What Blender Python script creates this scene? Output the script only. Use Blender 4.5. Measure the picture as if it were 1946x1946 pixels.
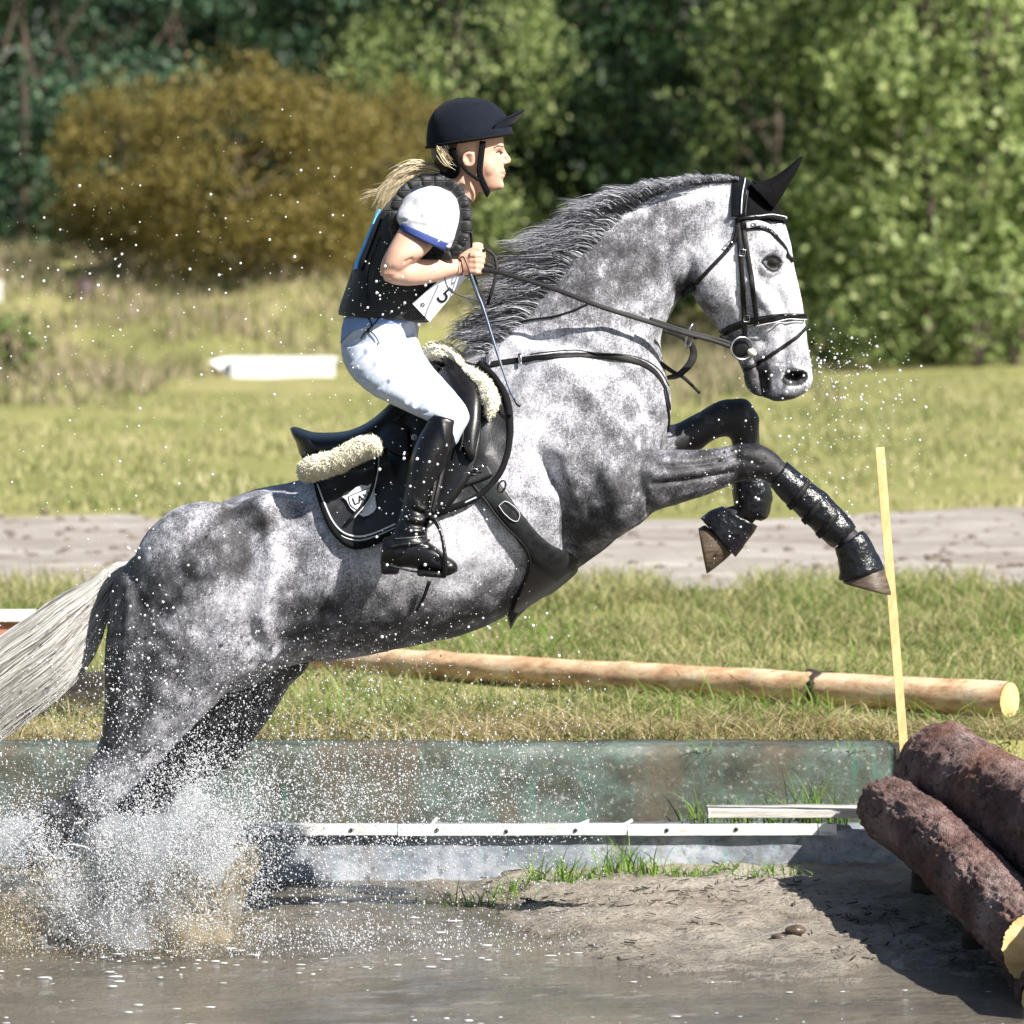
import bpy, bmesh, math, random
import numpy as np
from mathutils import Vector, Matrix
from mathutils.bvhtree import BVHTree

for o in list(bpy.data.objects):
    bpy.data.objects.remove(o)
SC = bpy.context.scene
COL = SC.collection
rng = np.random.default_rng(7)
random.seed(7)

# ------------------------------------------------------------------ camera, light, exposure
D0, HZ, CX, FP, CZ = 14.0, 420.0, 973.0, 9520.0, 2.0     # camera distance, horizon row, centre column, focal length in px, height
cam_d = bpy.data.cameras.new("camera")
cam = bpy.data.objects.new("camera", cam_d); COL.objects.link(cam)
cam.location = (0, -D0, CZ)
cam.rotation_euler = (math.radians(90), 0, 0)
cam_d.sensor_width = 36.0
cam_d.lens = FP / 1946 * 36.0
cam_d.shift_y = -(973 - HZ) / 1946
cam_d.clip_start = 0.5
cam_d.clip_end = 600
cam_d.dof.use_dof = True
cam_d.dof.focus_distance = D0 - 0.15
cam_d.dof.aperture_fstop = 0.176 / 0.034
SC.camera = cam

SUN = Vector((0.66, -0.52, 0.74)).normalized()
world = bpy.data.worlds.new("World"); SC.world = world
world.use_nodes = True
wt = world.node_tree
sky = wt.nodes.new("ShaderNodeTexSky"); sky.sky_type = 'NISHITA'; sky.sun_disc = False
sky.sun_elevation = math.asin(SUN.z)
sky.sun_rotation = math.atan2(SUN.x, SUN.y)
bg = wt.nodes["Background"]; bg.inputs[1].default_value = 0.05
wt.links.new(sky.outputs[0], bg.inputs[0])
sun_d = bpy.data.lights.new("sun", 'SUN'); sun_d.energy = 5.0; sun_d.angle = math.radians(0.5)
sun_d.color = (1.0, 0.95, 0.87)
sun = bpy.data.objects.new("sun", sun_d); COL.objects.link(sun)
sun.rotation_euler = SUN.to_track_quat('Z', 'Y').to_euler()
SC.view_settings.view_transform = 'Standard'; SC.view_settings.look = 'None'
SC.view_settings.exposure = 1.12; SC.view_settings.gamma = 1.0
SC.cycles.use_denoising = True
SC.cycles.volume_bounces = 4; SC.cycles.max_bounces = 8; SC.cycles.transparent_max_bounces = 16

# ------------------------------------------------------------------ helpers
def P(px, py, y=0.0):
    d = D0 + y
    return ((px - CX) / FP * d, y, CZ - (py - HZ) / FP * d)
def proj(v):
    d = D0 + v[:, 1]
    return np.stack([CX + v[:, 0] / d * FP, HZ + (CZ - v[:, 2]) / d * FP], 1)

def vnoise(p, seed=0):
    """numpy value noise, p (n,3) -> 0..1"""
    p = np.asarray(p, float)
    i = np.floor(p).astype(np.int64); f = p - i; f = f * f * (3 - 2 * f)
    def h(a, b, c):
        n = (a * 73856093) ^ (b * 19349663) ^ (c * 83492791) ^ (seed * 2654435761)
        n = (n ^ (n >> 13)) * 1274126177 & 0xffffffff
        return ((n ^ (n >> 16)) & 0xffff) / 65535.0
    r = 0
    for dx in (0, 1):
        for dy in (0, 1):
            for dz in (0, 1):
                w = (f[:, 0] if dx else 1 - f[:, 0]) * (f[:, 1] if dy else 1 - f[:, 1]) * (f[:, 2] if dz else 1 - f[:, 2])
                r = r + w * h(i[:, 0] + dx, i[:, 1] + dy, i[:, 2] + dz)
    return r
def fbm(p, oct=3, seed=0):
    p = np.asarray(p, float); r = 0; a = 0.5; t = 0
    for k in range(oct):
        r = r + a * vnoise(p * 2 ** k, seed + k); t += a; a *= 0.5
    return r / t

def mesh_np(name, V, F):
    """V (n,3); F (m,k) array or list of such arrays"""
    V = np.asarray(V, np.float32)
    Fs = [np.asarray(f, np.int32) for f in (F if isinstance(F, list) else [F]) if len(f)]
    me = bpy.data.meshes.new(name)
    me.vertices.add(len(V)); me.vertices.foreach_set("co", V.ravel())
    li = np.concatenate([f.ravel() for f in Fs]); tot = np.concatenate([np.full(len(f), f.shape[1], np.int32) for f in Fs])
    me.loops.add(len(li)); me.loops.foreach_set("vertex_index", li)
    me.polygons.add(len(tot))
    st = np.concatenate([[0], np.cumsum(tot)[:-1]]).astype(np.int32)
    me.polygons.foreach_set("loop_start", st)
    me.polygons.foreach_set("loop_total", tot)
    me.update(calc_edges=True)
    return me
def verts_of(me):
    v = np.empty(len(me.vertices) * 3, np.float32); me.vertices.foreach_get("co", v)
    return v.reshape(-1, 3).astype(float)
def set_verts(me, v):
    me.vertices.foreach_set("co", np.asarray(v, np.float32).ravel()); me.update()
def normals_of(me):
    n = np.empty(len(me.vertices) * 3, np.float32)
    me.vertices.foreach_get("normal", n)
    return n.reshape(-1, 3).astype(float)
def edges_of(me):
    e = np.empty(len(me.edges) * 2, np.int32); me.edges.foreach_get("vertices", e)
    return e.reshape(-1, 2)
def smooth(me, it, lam=0.5):
    v = verts_of(me); e = edges_of(me); n = len(v)
    deg = np.maximum(1, np.bincount(e.ravel(), minlength=n))[:, None]
    for _ in range(it):
        s = np.empty_like(v)
        for k in range(3):
            s[:, k] = np.bincount(e[:, 0], v[e[:, 1], k], n) + np.bincount(e[:, 1], v[e[:, 0], k], n)
        v = v + lam * (s / deg - v)
    set_verts(me, v)
def shade(me, s=True):
    me.polygons.foreach_set("use_smooth", np.full(len(me.polygons), s)); me.update()
def join(parts):
    V = []; F = {}; o = 0
    for v, fs in parts:
        v = np.asarray(v, float); V.append(v)
        for f in fs:
            f = np.asarray(f)
            if len(f): F.setdefault(f.shape[1], []).append(f + o)
        o += len(v)
    return np.concatenate(V), [np.concatenate(x) for x in F.values()]

def catmull(a, sub):
    a = np.asarray(a, float); n = len(a)
    if n < 3:
        t = np.linspace(0, 1, sub * (n - 1) + 1)[:, None]
        return a[0] * (1 - t) + a[-1] * t
    e = np.vstack([2 * a[0] - a[1], a, 2 * a[-1] - a[-2]]); out = []
    for i in range(n - 1):
        p0, p1, p2, p3 = e[i], e[i + 1], e[i + 2], e[i + 3]
        for k in range(sub):
            t = k / sub
            out.append(0.5 * (2 * p1 + (p2 - p0) * t + (2 * p0 - 5 * p1 + 4 * p2 - p3) * t * t + (3 * p1 - p0 - 3 * p2 + p3) * t ** 3))
    out.append(a[-1])
    return np.array(out)
def resample(pts, n):
    pts = np.asarray(pts, float)
    d = np.concatenate([[0], np.cumsum(np.linalg.norm(np.diff(pts, axis=0), axis=1))])
    t = np.linspace(0, d[-1], n)
    return np.stack([np.interp(t, d, pts[:, k]) for k in range(pts.shape[1])], 1)
def curve(pts, n):
    return resample(catmull(pts, 8), n)

def loft(secs, n=26, sub=4, power=2.0, egg=0.0, caps=True):
    """secs: (ax,ay,bx,by,halfwidth,yc[,egg]) in photo pixels + metres -> closed tube"""
    s = [tuple(x) + (egg,) * (7 - len(x)) for x in secs]
    s = catmull(s, sub)
    V = []
    for ax, ay, bx, by, hw, yc, eg in s:
        A = np.array(P(ax, ay, yc)); B = np.array(P(bx, by, yc)); C = (A + B) / 2; u = (A - B) / 2
        for k in range(n):
            t = 2 * math.pi * k / n; c, sn = math.cos(t), math.sin(t)
            c = math.copysign(abs(c) ** (2 / power), c); sn = math.copysign(abs(sn) ** (2 / power), sn)
            V.append(C + u * c + np.array([0, 1, 0]) * max(hw, .001) * sn * (1 + eg * c))
    m = len(s); V = np.array(V)
    i = np.arange(m - 1)[:, None] * n; k = np.arange(n)[None]; k2 = (k + 1) % n
    Q = np.stack([i + k, i + k2, i + n + k2, i + n + k], -1).reshape(-1, 4)
    fs = [Q]
    if caps:
        c0 = V[:n].mean(0); c1 = V[-n:].mean(0); V = np.vstack([V, c0, c1]); L = len(V)
        k = np.arange(n); k2 = (k + 1) % n; b = (m - 1) * n
        fs.append(np.concatenate([np.stack([k2, k, np.full(n, L - 2)], 1), np.stack([b + k, b + k2, np.full(n, L - 1)], 1)]))
    return V, fs
def ellipsoid(c, r, rot=0.0, n=20):
    """rot: turn in the picture plane (XZ)"""
    th = np.linspace(0, math.pi, n)[1:-1]; ph = np.linspace(0, 2 * math.pi, 2 * n, endpoint=False)
    T, Ph = np.meshgrid(th, ph, indexing='ij')
    v = np.stack([np.cos(T), np.sin(T) * np.cos(Ph), np.sin(T) * np.sin(Ph)], -1).reshape(-1, 3)
    v = np.vstack([v, [1, 0, 0], [-1, 0, 0]]) * np.array(r)
    cr, sr = math.cos(rot), math.sin(rot)
    v = np.stack([v[:, 0] * cr - v[:, 2] * sr, v[:, 1], v[:, 0] * sr + v[:, 2] * cr], 1) + np.array(c)
    m = len(th); w = 2 * n
    i = np.arange(m - 1)[:, None] * w; k = np.arange(w)[None]; k2 = (k + 1) % w
    Q = np.stack([i + k, i + k2, i + w + k2, i + w + k], -1).reshape(-1, 4)
    k = np.arange(w); k2 = (k + 1) % w; L = m * w
    T3 = np.concatenate([np.stack([k2, k, np.full(w, L)], 1), np.stack([L - w + k, L - w + k2, np.full(w, L + 1)], 1)])
    return v, [Q, T3]
def tube(pts, rad, n=8, up=None, flat=1.0):
    """round or flattened tube through 3-D points; rad number or list"""
    p = np.asarray(pts, float); m = len(p)
    r = np.full(m, rad, float) if np.isscalar(rad) else np.interp(np.linspace(0, 1, m), np.linspace(0, 1, len(rad)), rad)
    tg = np.gradient(p, axis=0); tg /= np.maximum(1e-9, np.linalg.norm(tg, axis=1))[:, None]
    if up is None: up = np.array([0, -1, 0.05])
    up = np.asarray(up, float)
    U = np.broadcast_to(up, p.shape) if up.ndim == 1 else up
    s = np.cross(tg, U); s /= np.maximum(1e-9, np.linalg.norm(s, axis=1))[:, None]
    w = np.cross(s, tg)
    a = np.arange(n) * 2 * math.pi / n
    V = (p[:, None] + r[:, None, None] * (s[:, None] * np.cos(a)[None, :, None] + flat * w[:, None] * np.sin(a)[None, :, None])).reshape(-1, 3)
    i = np.arange(m - 1)[:, None] * n; k = np.arange(n)[None]; k2 = (k + 1) % n
    Q = np.stack([i + k, i + k2, i + n + k2, i + n + k], -1).reshape(-1, 4)
    V = np.vstack([V, p[0], p[-1]]); L = len(V); k = np.arange(n); k2 = (k + 1) % n; b = (m - 1) * n
    T3 = np.concatenate([np.stack([k2, k, np.full(n, L - 2)], 1), np.stack([b + k, b + k2, np.full(n, L - 1)], 1)])
    return V, [Q, T3]
def ribbon(pts, nrm, w, t):
    """flat strap: pts (m,3), nrm (m,3), width w (number or list), thickness t, slightly rounded"""
    p = np.asarray(pts, float); m = len(p); nr = np.asarray(nrm, float)
    if nr.ndim == 1: nr = np.broadcast_to(nr, p.shape)
    W = np.full(m, w, float) if np.isscalar(w) else np.interp(np.linspace(0, 1, m), np.linspace(0, 1, len(w)), w)
    tg = np.gradient(p, axis=0); tg /= np.maximum(1e-9, np.linalg.norm(tg, axis=1))[:, None]
    s = np.cross(tg, nr); s /= np.maximum(1e-9, np.linalg.norm(s, axis=1))[:, None]
    nn = np.cross(s, tg)
    prof = [(-.5, -.5), (-.5, .2), (-.38, .5), (.38, .5), (.5, .2), (.5, -.5)]
    V = np.stack([p + s * (a * W)[:, None] + nn * (b * t) for a, b in prof], 1).reshape(-1, 3); n = len(prof)
    i = np.arange(m - 1)[:, None] * n; k = np.arange(n)[None]; k2 = (k + 1) % n
    Q = np.stack([i + k, i + n + k, i + n + k2, i + k2], -1).reshape(-1, 4)
    caps = np.array([list(range(n)), list(range((m - 1) * n + n - 1, (m - 1) * n - 1, -1))])
    return V, [Q, caps]
def box(c, h, rz=0.0, ry=0.0):
    v = np.array([(x, y, z) for x in (-1, 1) for y in (-1, 1) for z in (-1, 1)], float) * np.array(h)
    R = Matrix.Rotation(rz, 3, 'Z') @ Matrix.Rotation(ry, 3, 'Y')
    v = v @ np.array(R).T + np.array(c)
    return v, [np.array([(0, 1, 3, 2), (4, 6, 7, 5), (0, 4, 5, 1), (2, 3, 7, 6), (0, 2, 6, 4), (1, 5, 7, 3)])]

def link(o, parent=None):
    COL.objects.link(o)
    if parent is not None:
        o.parent = parent
        o.matrix_parent_inverse = Matrix.Translation(-parent.location) if parent.parent is None else Matrix.Identity(4)
    return o
def obj(name, me, mat=None, parent=None, sm=True):
    if isinstance(me, tuple):
        me = mesh_np(name, me[0], list(me[1]))
    elif isinstance(me, list):
        me = mesh_np(name, *join(me))
    if sm is not None: shade(me, sm)
    me.name = name
    o = bpy.data.objects.new(name, me)
    if mat is not None and not me.materials: me.materials.append(mat)
    return link(o, parent)
def thing(name, loc, label, cat, group=None):
    o = bpy.data.objects.new(name, None); o.location = loc; o.empty_display_size = .1
    COL.objects.link(o); return tag(o, label, cat, group)
def tag(o, label, cat, group=None, kind=None):
    o["label"] = label; o["category"] = cat
    if group: o["group"] = group
    if kind: o["kind"] = kind
    return o
def struct(o, kind="structure"):
    o["kind"] = kind; return o
def remesh(parts, voxel, sm=4, name="body"):
    """voxel-union of closed shapes, smoothed"""
    me = mesh_np(name, *join(parts))
    o = bpy.data.objects.new("tmp", me); COL.objects.link(o)
    md = o.modifiers.new("r", 'REMESH'); md.mode = 'VOXEL'; md.voxel_size = voxel
    dg = bpy.context.evaluated_depsgraph_get()
    out = bpy.data.meshes.new_from_object(o.evaluated_get(dg))
    bpy.data.objects.remove(o); bpy.data.meshes.remove(me)
    out.name = name
    smooth(out, sm); shade(out)
    return out
def bvh(me):
    v = [tuple(x) for x in verts_of(me)]
    return BVHTree.FromPolygons(v, [tuple(p.vertices) for p in me.polygons])

def seg_dist(q, pts):
    """distance in px from q (n,2) to polyline, and parameter"""
    pts = np.asarray(pts, float); best = np.full(len(q), 1e9)
    for a, b in zip(pts[:-1], pts[1:]):
        ab = b - a; t = np.clip(((q - a) @ ab) / max(1e-9, ab @ ab), 0, 1)
        best = np.minimum(best, np.linalg.norm(q - (a + t[:, None] * ab), axis=1))
    return best
def sculpt(me, ops, side=-1):
    """ops: (pts, radius px, metres) push near-side surface along its normal (+ out, - in)"""
    v = verts_of(me); n = normals_of(me); q = proj(v)
    w = np.clip(-n[:, 1] * 1.6 + .1, 0, 1) if side < 0 else np.clip(n[:, 1] * 1.6 + .1, 0, 1)
    dsp = np.zeros(len(v))
    for pts, r, d in ops:
        pts = catmull(pts, 5) if len(pts) > 2 else pts
        pts = list(pts) * (2 if len(pts) == 1 else 1)
        dd = seg_dist(q, pts)
        dsp += d * np.exp(-(dd / r) ** 2)
    set_verts(me, v + n * (dsp * w)[:, None])

# ------------------------------------------------------------------ materials
class NB:
    def __init__(s, name):
        s.m = bpy.data.materials.new(name); s.m.use_nodes = True
        s.t = s.m.node_tree; s.b = s.t.nodes["Principled BSDF"]; s.out = s.t.nodes["Material Output"]
        s.tc = s.t.nodes.new("ShaderNodeTexCoord")
    def n(s, typ, **kw):
        nd = s.t.nodes.new(typ)
        for k, v in kw.items():
            if k.startswith("i_"):
                nd.inputs[k[2:].replace("_", " ")].default_value = v
            else: setattr(nd, k, v)
        return nd
    def l(s, a, b): s.t.links.new(a, b)
    def noise(s, scale, detail=4, rough=.55, stretch=None, coord="Object", dist=0.0):
        nd = s.n("ShaderNodeTexNoise"); nd.inputs["Scale"].default_value = scale; nd.inputs["Detail"].default_value = detail
        nd.inputs["Roughness"].default_value = rough; nd.inputs["Distortion"].default_value = dist
        src = s.tc.outputs[coord]
        if stretch:
            mp = s.n("ShaderNodeMapping"); mp.inputs["Scale"].default_value = stretch[:3]
            if len(stretch) > 3: mp.inputs["Rotation"].default_value = stretch[3:]
            s.l(src, mp.inputs[0]); src = mp.outputs[0]
        s.l(src, nd.inputs["Vector"]); return nd.outputs["Fac"]
    def ramp(s, fac, stops):
        r = s.n("ShaderNodeValToRGB"); el = r.color_ramp.elements
        while len(el) < len(stops): el.new(0.5)
        for e, (p, c) in zip(el, stops):
            e.position = p; e.color = (c, c, c, 1) if np.isscalar(c) else (*c[:3], 1)
        s.l(fac, r.inputs[0]); return r.outputs[0]
    def math(s, op, a, b=0.0, clamp=False):
        m = s.n("ShaderNodeMath", operation=op); m.use_clamp = clamp
        for i, x in enumerate((a, b)):
            if isinstance(x, (int, float)): m.inputs[i].default_value = x
            else: s.l(x, m.inputs[i])
        return m.outputs[0]
    def mix(s, f, a, b, mode='MIX'):
        m = s.n("ShaderNodeMix", data_type='RGBA', blend_type=mode)
        for i, x in ((0, f), (6, a), (7, b)):
            if isinstance(x, (int, float)): m.inputs[i].default_value = x
            elif isinstance(x, (tuple, list)): m.inputs[i].default_value = (*x[:3], 1)
            else: s.l(x, m.inputs[i])
        return m.outputs[2]
    def bump(s, h, strength=.3, dist=.01):
        b = s.n("ShaderNodeBump"); b.inputs["Strength"].default_value = strength; b.inputs["Distance"].default_value = dist
        s.l(h, b.inputs["Height"]); s.l(b.outputs[0], s.b.inputs["Normal"]); return b
    def col(s, c):
        if isinstance(c, (tuple, list)): s.b.inputs["Base Color"].default_value = (*c[:3], 1)
        else: s.l(c, s.b.inputs["Base Color"])
    def set(s, **k):
        for a, b in k.items(): s.b.inputs[a.replace("_", " ")].default_value = b
        return s
def pm(name, c1, c2=None, scale=20, rough=.6, bump=0.0, bscale=None, bdist=.004, stretch=None, lo=.35, hi=.65, detail=4, spec=.5, metal=0.0, sheen=0.0, coat=0.0, sss=0.0):
    b = NB(name); b.set(Roughness=rough, Metallic=metal); b.b.inputs["Specular IOR Level"].default_value = spec
    b.b.inputs["Sheen Weight"].default_value = sheen; b.b.inputs["Coat Weight"].default_value = coat
    if sss:
        b.b.inputs["Subsurface Weight"].default_value = sss; b.b.inputs["Subsurface Radius"].default_value = (1, .35, .2); b.b.inputs["Subsurface Scale"].default_value = .012
    if c2 is None: c2 = tuple(x * .8 for x in c1)
    f = b.noise(scale, detail, stretch=stretch)
    b.col(b.ramp(f, [(lo, c1), (hi, c2)]))
    if bump: b.bump(b.noise(bscale or scale * 3, 5, stretch=stretch), bump, bdist)
    return b.m

M = {}
M['leather'] = pm("black leather", (.0035, .0035, .0045), (.007, .007, .009), 60, .34, .35, 180, .001, spec=.42)
M['leather_dull'] = pm("dull leather", (.008, .009, .011), (.019, .021, .023), 40, .5, .5, 150, .0015, spec=.3)
M['strap'] = pm("strap leather", (.005, .005, .0055), (.012, .011, .011), 90, .62, .3, 220, .0008, spec=.3)
M['steel'] = pm("bit steel", (.6, .6, .62), (.45, .45, .48), 50, .22, metal=1.0)
M['white_trim'] = pm("pale piping", (.75, .75, .78), (.6, .6, .63), 90, .5)
M['boot_shiny'] = pm("wet leg boot", (.004, .0045, .007), (.010, .011, .016), 60, .24, .8, 45, .008, spec=.5)
M['fabric_black'] = pm("black fabric", (.003, .003, .004), (.006, .006, .0075), 120, .85, .4, 500, .0008, spec=.2)
M['fleece'] = pm("sheepskin", (.88, .84, .70), (.72, .66, .50), 60, .95, .7, 160, .004, sheen=.3, spec=.1)
M['horn'] = pm("hoof horn", (.12, .085, .055), (.05, .037, .028), 25, .4, .5, 60, .002, stretch=(1, 1, 5))
M['skin'] = pm("skin", (.64, .40, .30), (.58, .34, .25), 30, .5, .12, 300, .0008, sss=.12, spec=.35)
M['lip'] = pm("lips", (.55, .22, .18), None, 50, .4)
M['helmet'] = pm("navy velvet helmet", (.004, .0065, .013), (.006, .009, .017), 40, .9, .2, 700, .0006, sheen=.04, spec=.15)
M['white_cloth'] = pm("white cloth", (.52, .53, .57), (.47, .485, .53), 20, .8, .45, 28, .006, spec=.2)
M['breeches'] = pm("white breeches", (.50, .545, .64), (.44, .49, .60), 14, .75, .5, 26, .008, spec=.25)
M['breeches_blue'] = pm("blue waistband", (.20, .32, .62), (.16, .27, .55), 20, .8)
M['navy'] = pm("navy cuff", (.03, .055, .22), None, 60, .8)
M['blue'] = pm("light blue panel", (.12, .42, .85), (.20, .50, .88), 60, .7, .4, 120, .002)
M['paper'] = pm("paper bib", (.78, .80, .86), (.72, .74, .82), 12, .6)
M['ink'] = pm("black ink", (.01, .01, .012), None, 30, .5)
M['hair'] = pm("blonde hair", (.62, .46, .24), (.38, .26, .12), 90, .45)
M['hair_dark'] = pm("brown hair", (.018, .012, .009), (.04, .026, .016), 90, .5)
M['white_paint'] = pm("white paint", (.85, .85, .85), (.7, .7, .68), 8, .6)
M['eye'] = pm("dark eye", (.006, .004, .004), (.014, .008, .006), 30, .06, coat=1.0)

def coat_material():
    b = NB("dapple grey coat"); b.set(Roughness=.55); b.b.inputs["Specular IOR Level"].default_value = .35
    at = b.n("ShaderNodeAttribute", attribute_name="coat").outputs["Fac"]
    wet = b.n("ShaderNodeAttribute", attribute_name="wet").outputs["Fac"]
    n1 = b.noise(16, 4, .6)                     # dapples
    n2 = b.noise(230, 3, .75, dist=1.2)        # flecks of hair
    n3 = b.noise(70, 3, .7, stretch=(1.6, 1, .8, 0, .5, 0))
    vo = b.n('ShaderNodeTexVoronoi'); vo.feature = 'SMOOTH_F1'; vo.inputs['Scale'].default_value = 24
    wp = b.n('ShaderNodeVectorMath', operation='ADD'); nn_ = b.n('ShaderNodeTexNoise'); nn_.inputs['Scale'].default_value = 30; b.l(b.tc.outputs['Object'], nn_.inputs['Vector'])
    sc_ = b.n('ShaderNodeVectorMath', operation='SCALE'); sc_.inputs['Scale'].default_value = .03; b.l(nn_.outputs['Color'], sc_.inputs[0]); b.l(b.tc.outputs['Object'], wp.inputs[0]); b.l(sc_.outputs[0], wp.inputs[1]); b.l(wp.outputs[0], vo.inputs['Vector'])
    s = b.math('ADD', at, b.math('MULTIPLY', b.math('SUBTRACT', n1, .5), .55))
    s = b.math('ADD', s, b.math('MULTIPLY', b.math('SUBTRACT', n2, .5), 1.5))
    s = b.math('ADD', s, b.math('MULTIPLY', b.math('SUBTRACT', n3, .5), .55))
    s = b.math('ADD', s, b.math('MULTIPLY', b.math('SUBTRACT', vo.outputs['Distance'], .38), b.math('MULTIPLY', at, .9)))
    b.col(b.ramp(s, [(0.10, (.72, .72, .77)), (.34, (.40, .40, .45)), (.58, (.12, .12, .135)), (.92, (.022, .021, .024))]))
    h = b.math('ADD', n2, b.math('MULTIPLY', n3, .7))
    b.bump(h, .55, .003)
    b.l(b.math('SUBTRACT', .58, b.math('MULTIPLY', wet, .2)), b.b.inputs["Roughness"])
    return b.m
M['coat'] = coat_material()
# ------------------------------------------------------------------ GROUND
ZG = 0.37
def ss(x, a, b):
    t = np.clip((x - a) / (b - a), 0, 1); return t * t * (3 - 2 * t)
def ground_h(x, y):
    z = np.full_like(x, ZG)
    mound = ss(y, 39.5, 49) * (1 - ss(x, -.2 + 0 * x, 2.5 + 0 * x)) * 1.0
    z = z + mound + ss(y, 30, 50) * .26 * (fbm(np.stack([x * .8, y * .35, 0 * x], 1), 3, 5) - .5) * 2
    z = z + .035 * (fbm(np.stack([x * 1.3, y * .8, 0 * x + 3], 1), 3, 9) - .5)
    z = z - .55 * ss(y, -9.5, -8.8) * (1 - ss(y, 1.62, 1.68)) * (1 - ss(np.abs(x), 7.5, 8.2))
    return z
xs = np.unique(np.concatenate([np.linspace(-120, -12, 25), np.linspace(-12, 12, 97), np.linspace(12, 120, 25)]))
ys = np.unique(np.concatenate([np.linspace(-30, -10, 9), np.linspace(-9.6, -8.7, 6), np.linspace(-8, 1.6, 12), [1.62, 1.64, 1.66, 1.68], np.linspace(1.8, 20, 70), np.linspace(20, 75, 90), np.linspace(75, 400, 30)]))
X, Y = np.meshgrid(xs, ys); xf, yf = X.ravel(), Y.ravel()
def gridf(nx, ny):
    i = np.arange(ny - 1)[:, None] * nx; k = np.arange(nx - 1)[None]
    return np.stack([i + k, i + k + 1, i + nx + k + 1, i + nx + k], -1).reshape(-1, 4)
def ground_material():
    b = NB("meadow"); b.set(Roughness=.95); b.b.inputs["Specular IOR Level"].default_value = .1
    n1 = b.noise(.55, 5, .6, stretch=(1, .5, 1)); n2 = b.noise(7, 4, .7, stretch=(1, .35, 1)); n3 = b.noise(60, 3, .7)
    c = b.ramp(n1, [(.3, (.13, .16, .045)), (.47, (.25, .26, .09)), (.62, (.36, .33, .15)), (.8, (.36, .30, .18))])
    c = b.mix(b.ramp(n2, [(.35, 0.0), (.7, .55)]), c, (.075, .10, .022))
    c = b.mix(b.ramp(n3, [(.3, 0.0), (.75, .5)]), c, (.33, .29, .14))
    b.col(c); b.bump(n3, .6, .03)
    return b.m
g = obj("ground", (np.stack([xf, yf, ground_h(xf, yf)], 1), [gridf(len(xs), len(ys))]), ground_material())
struct(g)

# sandy path across the field
px_ = np.linspace(-30, 30, 240); pv = np.linspace(0, 1, 26)
A_, B_ = np.meshgrid(px_, pv)
edge0 = 8.1 + .35 * (fbm(np.stack([A_.ravel() * 1.6, 0 * A_.ravel(), 0 * A_.ravel()], 1), 3, 2) - .5) * 2
edge1 = 13.4 + .9 * (fbm(np.stack([A_.ravel() * .7, 0 * A_.ravel() + 5, 0 * A_.ravel()], 1), 3, 3) - .5) * 2
yp = edge0 + (edge1 - edge0) * B_.ravel(); xp = A_.ravel()
zp = ground_h(xp, yp) + .012 + .02 * (fbm(np.stack([xp * 3, yp * 2, 0 * xp], 1), 3, 8) - .4)
b = NB("dry sand path"); b.set(Roughness=.95); b.b.inputs["Specular IOR Level"].default_value = .1
n1 = b.noise(1.6, 6, .65, stretch=(.6, 1.6, 1)); n2 = b.noise(30, 4, .8, stretch=(.6, 1, 1))
c = b.ramp(n1, [(.3, (.23, .20, .18)), (.5, (.36, .33, .305)), (.7, (.50, .465, .435))])
c = b.mix(b.ramp(b.noise(7, 5, .75, stretch=(.5, 1.4, 1)), [(.36, .6), (.5, 0.0)]), c, (.19, .155, .125))
c = b.mix(b.ramp(n2, [(.28, .85), (.42, 0.0)]), c, (.10, .08, .06)); b.col(c); b.bump(n2, .7, .03)
struct(obj("path", (np.stack([xp, yp, zp], 1), [gridf(len(px_), len(pv))]), b.m))

r_ = np.random.default_rng(44); cp_ = []
for k_ in range(420):
    x_, y_ = r_.uniform(-3.2, 3.2), r_.uniform(7.8, 13.8); sz_ = r_.uniform(.006, .022); z_ = float(ground_h(np.array([x_]), np.array([y_]))[0]) + .016
    cp_.append(ellipsoid((x_, y_, z_), (sz_ * 1.6, sz_, sz_ * .7), 0, 5))
o = obj('clods', cp_, pm('dark clods', (.09, .07, .055), (.2, .16, .13), 30, .95)); tag(o, 'dark clods of earth kicked over the sandy path', 'clods', kind='stuff')

# muddy pool bed rising into a bank on the right
def mud_h(x, y):
    yw = -.85 + 2.3 * (1 - ss(x, -.55 + 0 * x, .5 + 0 * x))       # where the water's edge runs
    z = (y - yw) * .027
    z = np.where(z < 0, z * 3.0 - .012, z)
    n = fbm(np.stack([x * 3.2, y * 4, 0 * x], 1), 4, 21) - .5
    m = fbm(np.stack([x * 22, y * 22, 0 * x], 1), 3, 22) - .5
    z = z + n * .022 + m * .020 + .022 * (fbm(np.stack([x * 9, y * 7, 0 * x + 2], 1), 2, 27) - .5)
    # trampled hollows
    z = z - .02 * np.clip(fbm(np.stack([x * 7, y * 6, 0 * x + 4], 1), 2, 31) - .62, 0, 1) * 4
    return np.maximum(z, -.2)
mx = np.linspace(-4.5, 4.5, 700); my = np.concatenate([np.linspace(-8.9, -2.2, 60)[:-1], np.linspace(-2.2, 1.64, 260)])
A_, B_ = np.meshgrid(mx, my); xp, yp = A_.ravel(), B_.ravel()
b = NB("wet mud"); b.b.inputs["Specular IOR Level"].default_value = .4
n1 = b.noise(2.2, 6, .6, stretch=(1, 1.4, 1)); n2 = b.noise(55, 4, .75, stretch=(.7, 1.3, 1)); n3 = b.noise(11, 4, .7, stretch=(.6, 1.5, 1))
c = b.ramp(n1, [(.3, (.25, .21, .165)), (.5, (.40, .355, .295)), (.7, (.50, .46, .40))])
c = b.mix(b.ramp(n3, [(.3, .7), (.45, 0.0)]), c, (.13, .105, .075))
c = b.mix(b.ramp(n2, [(.34, .9), (.46, 0.0)]), c, (.045, .033, .022))
z_ = b.n("ShaderNodeSeparateXYZ"); b.l(b.tc.outputs["Object"], z_.inputs[0])
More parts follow.
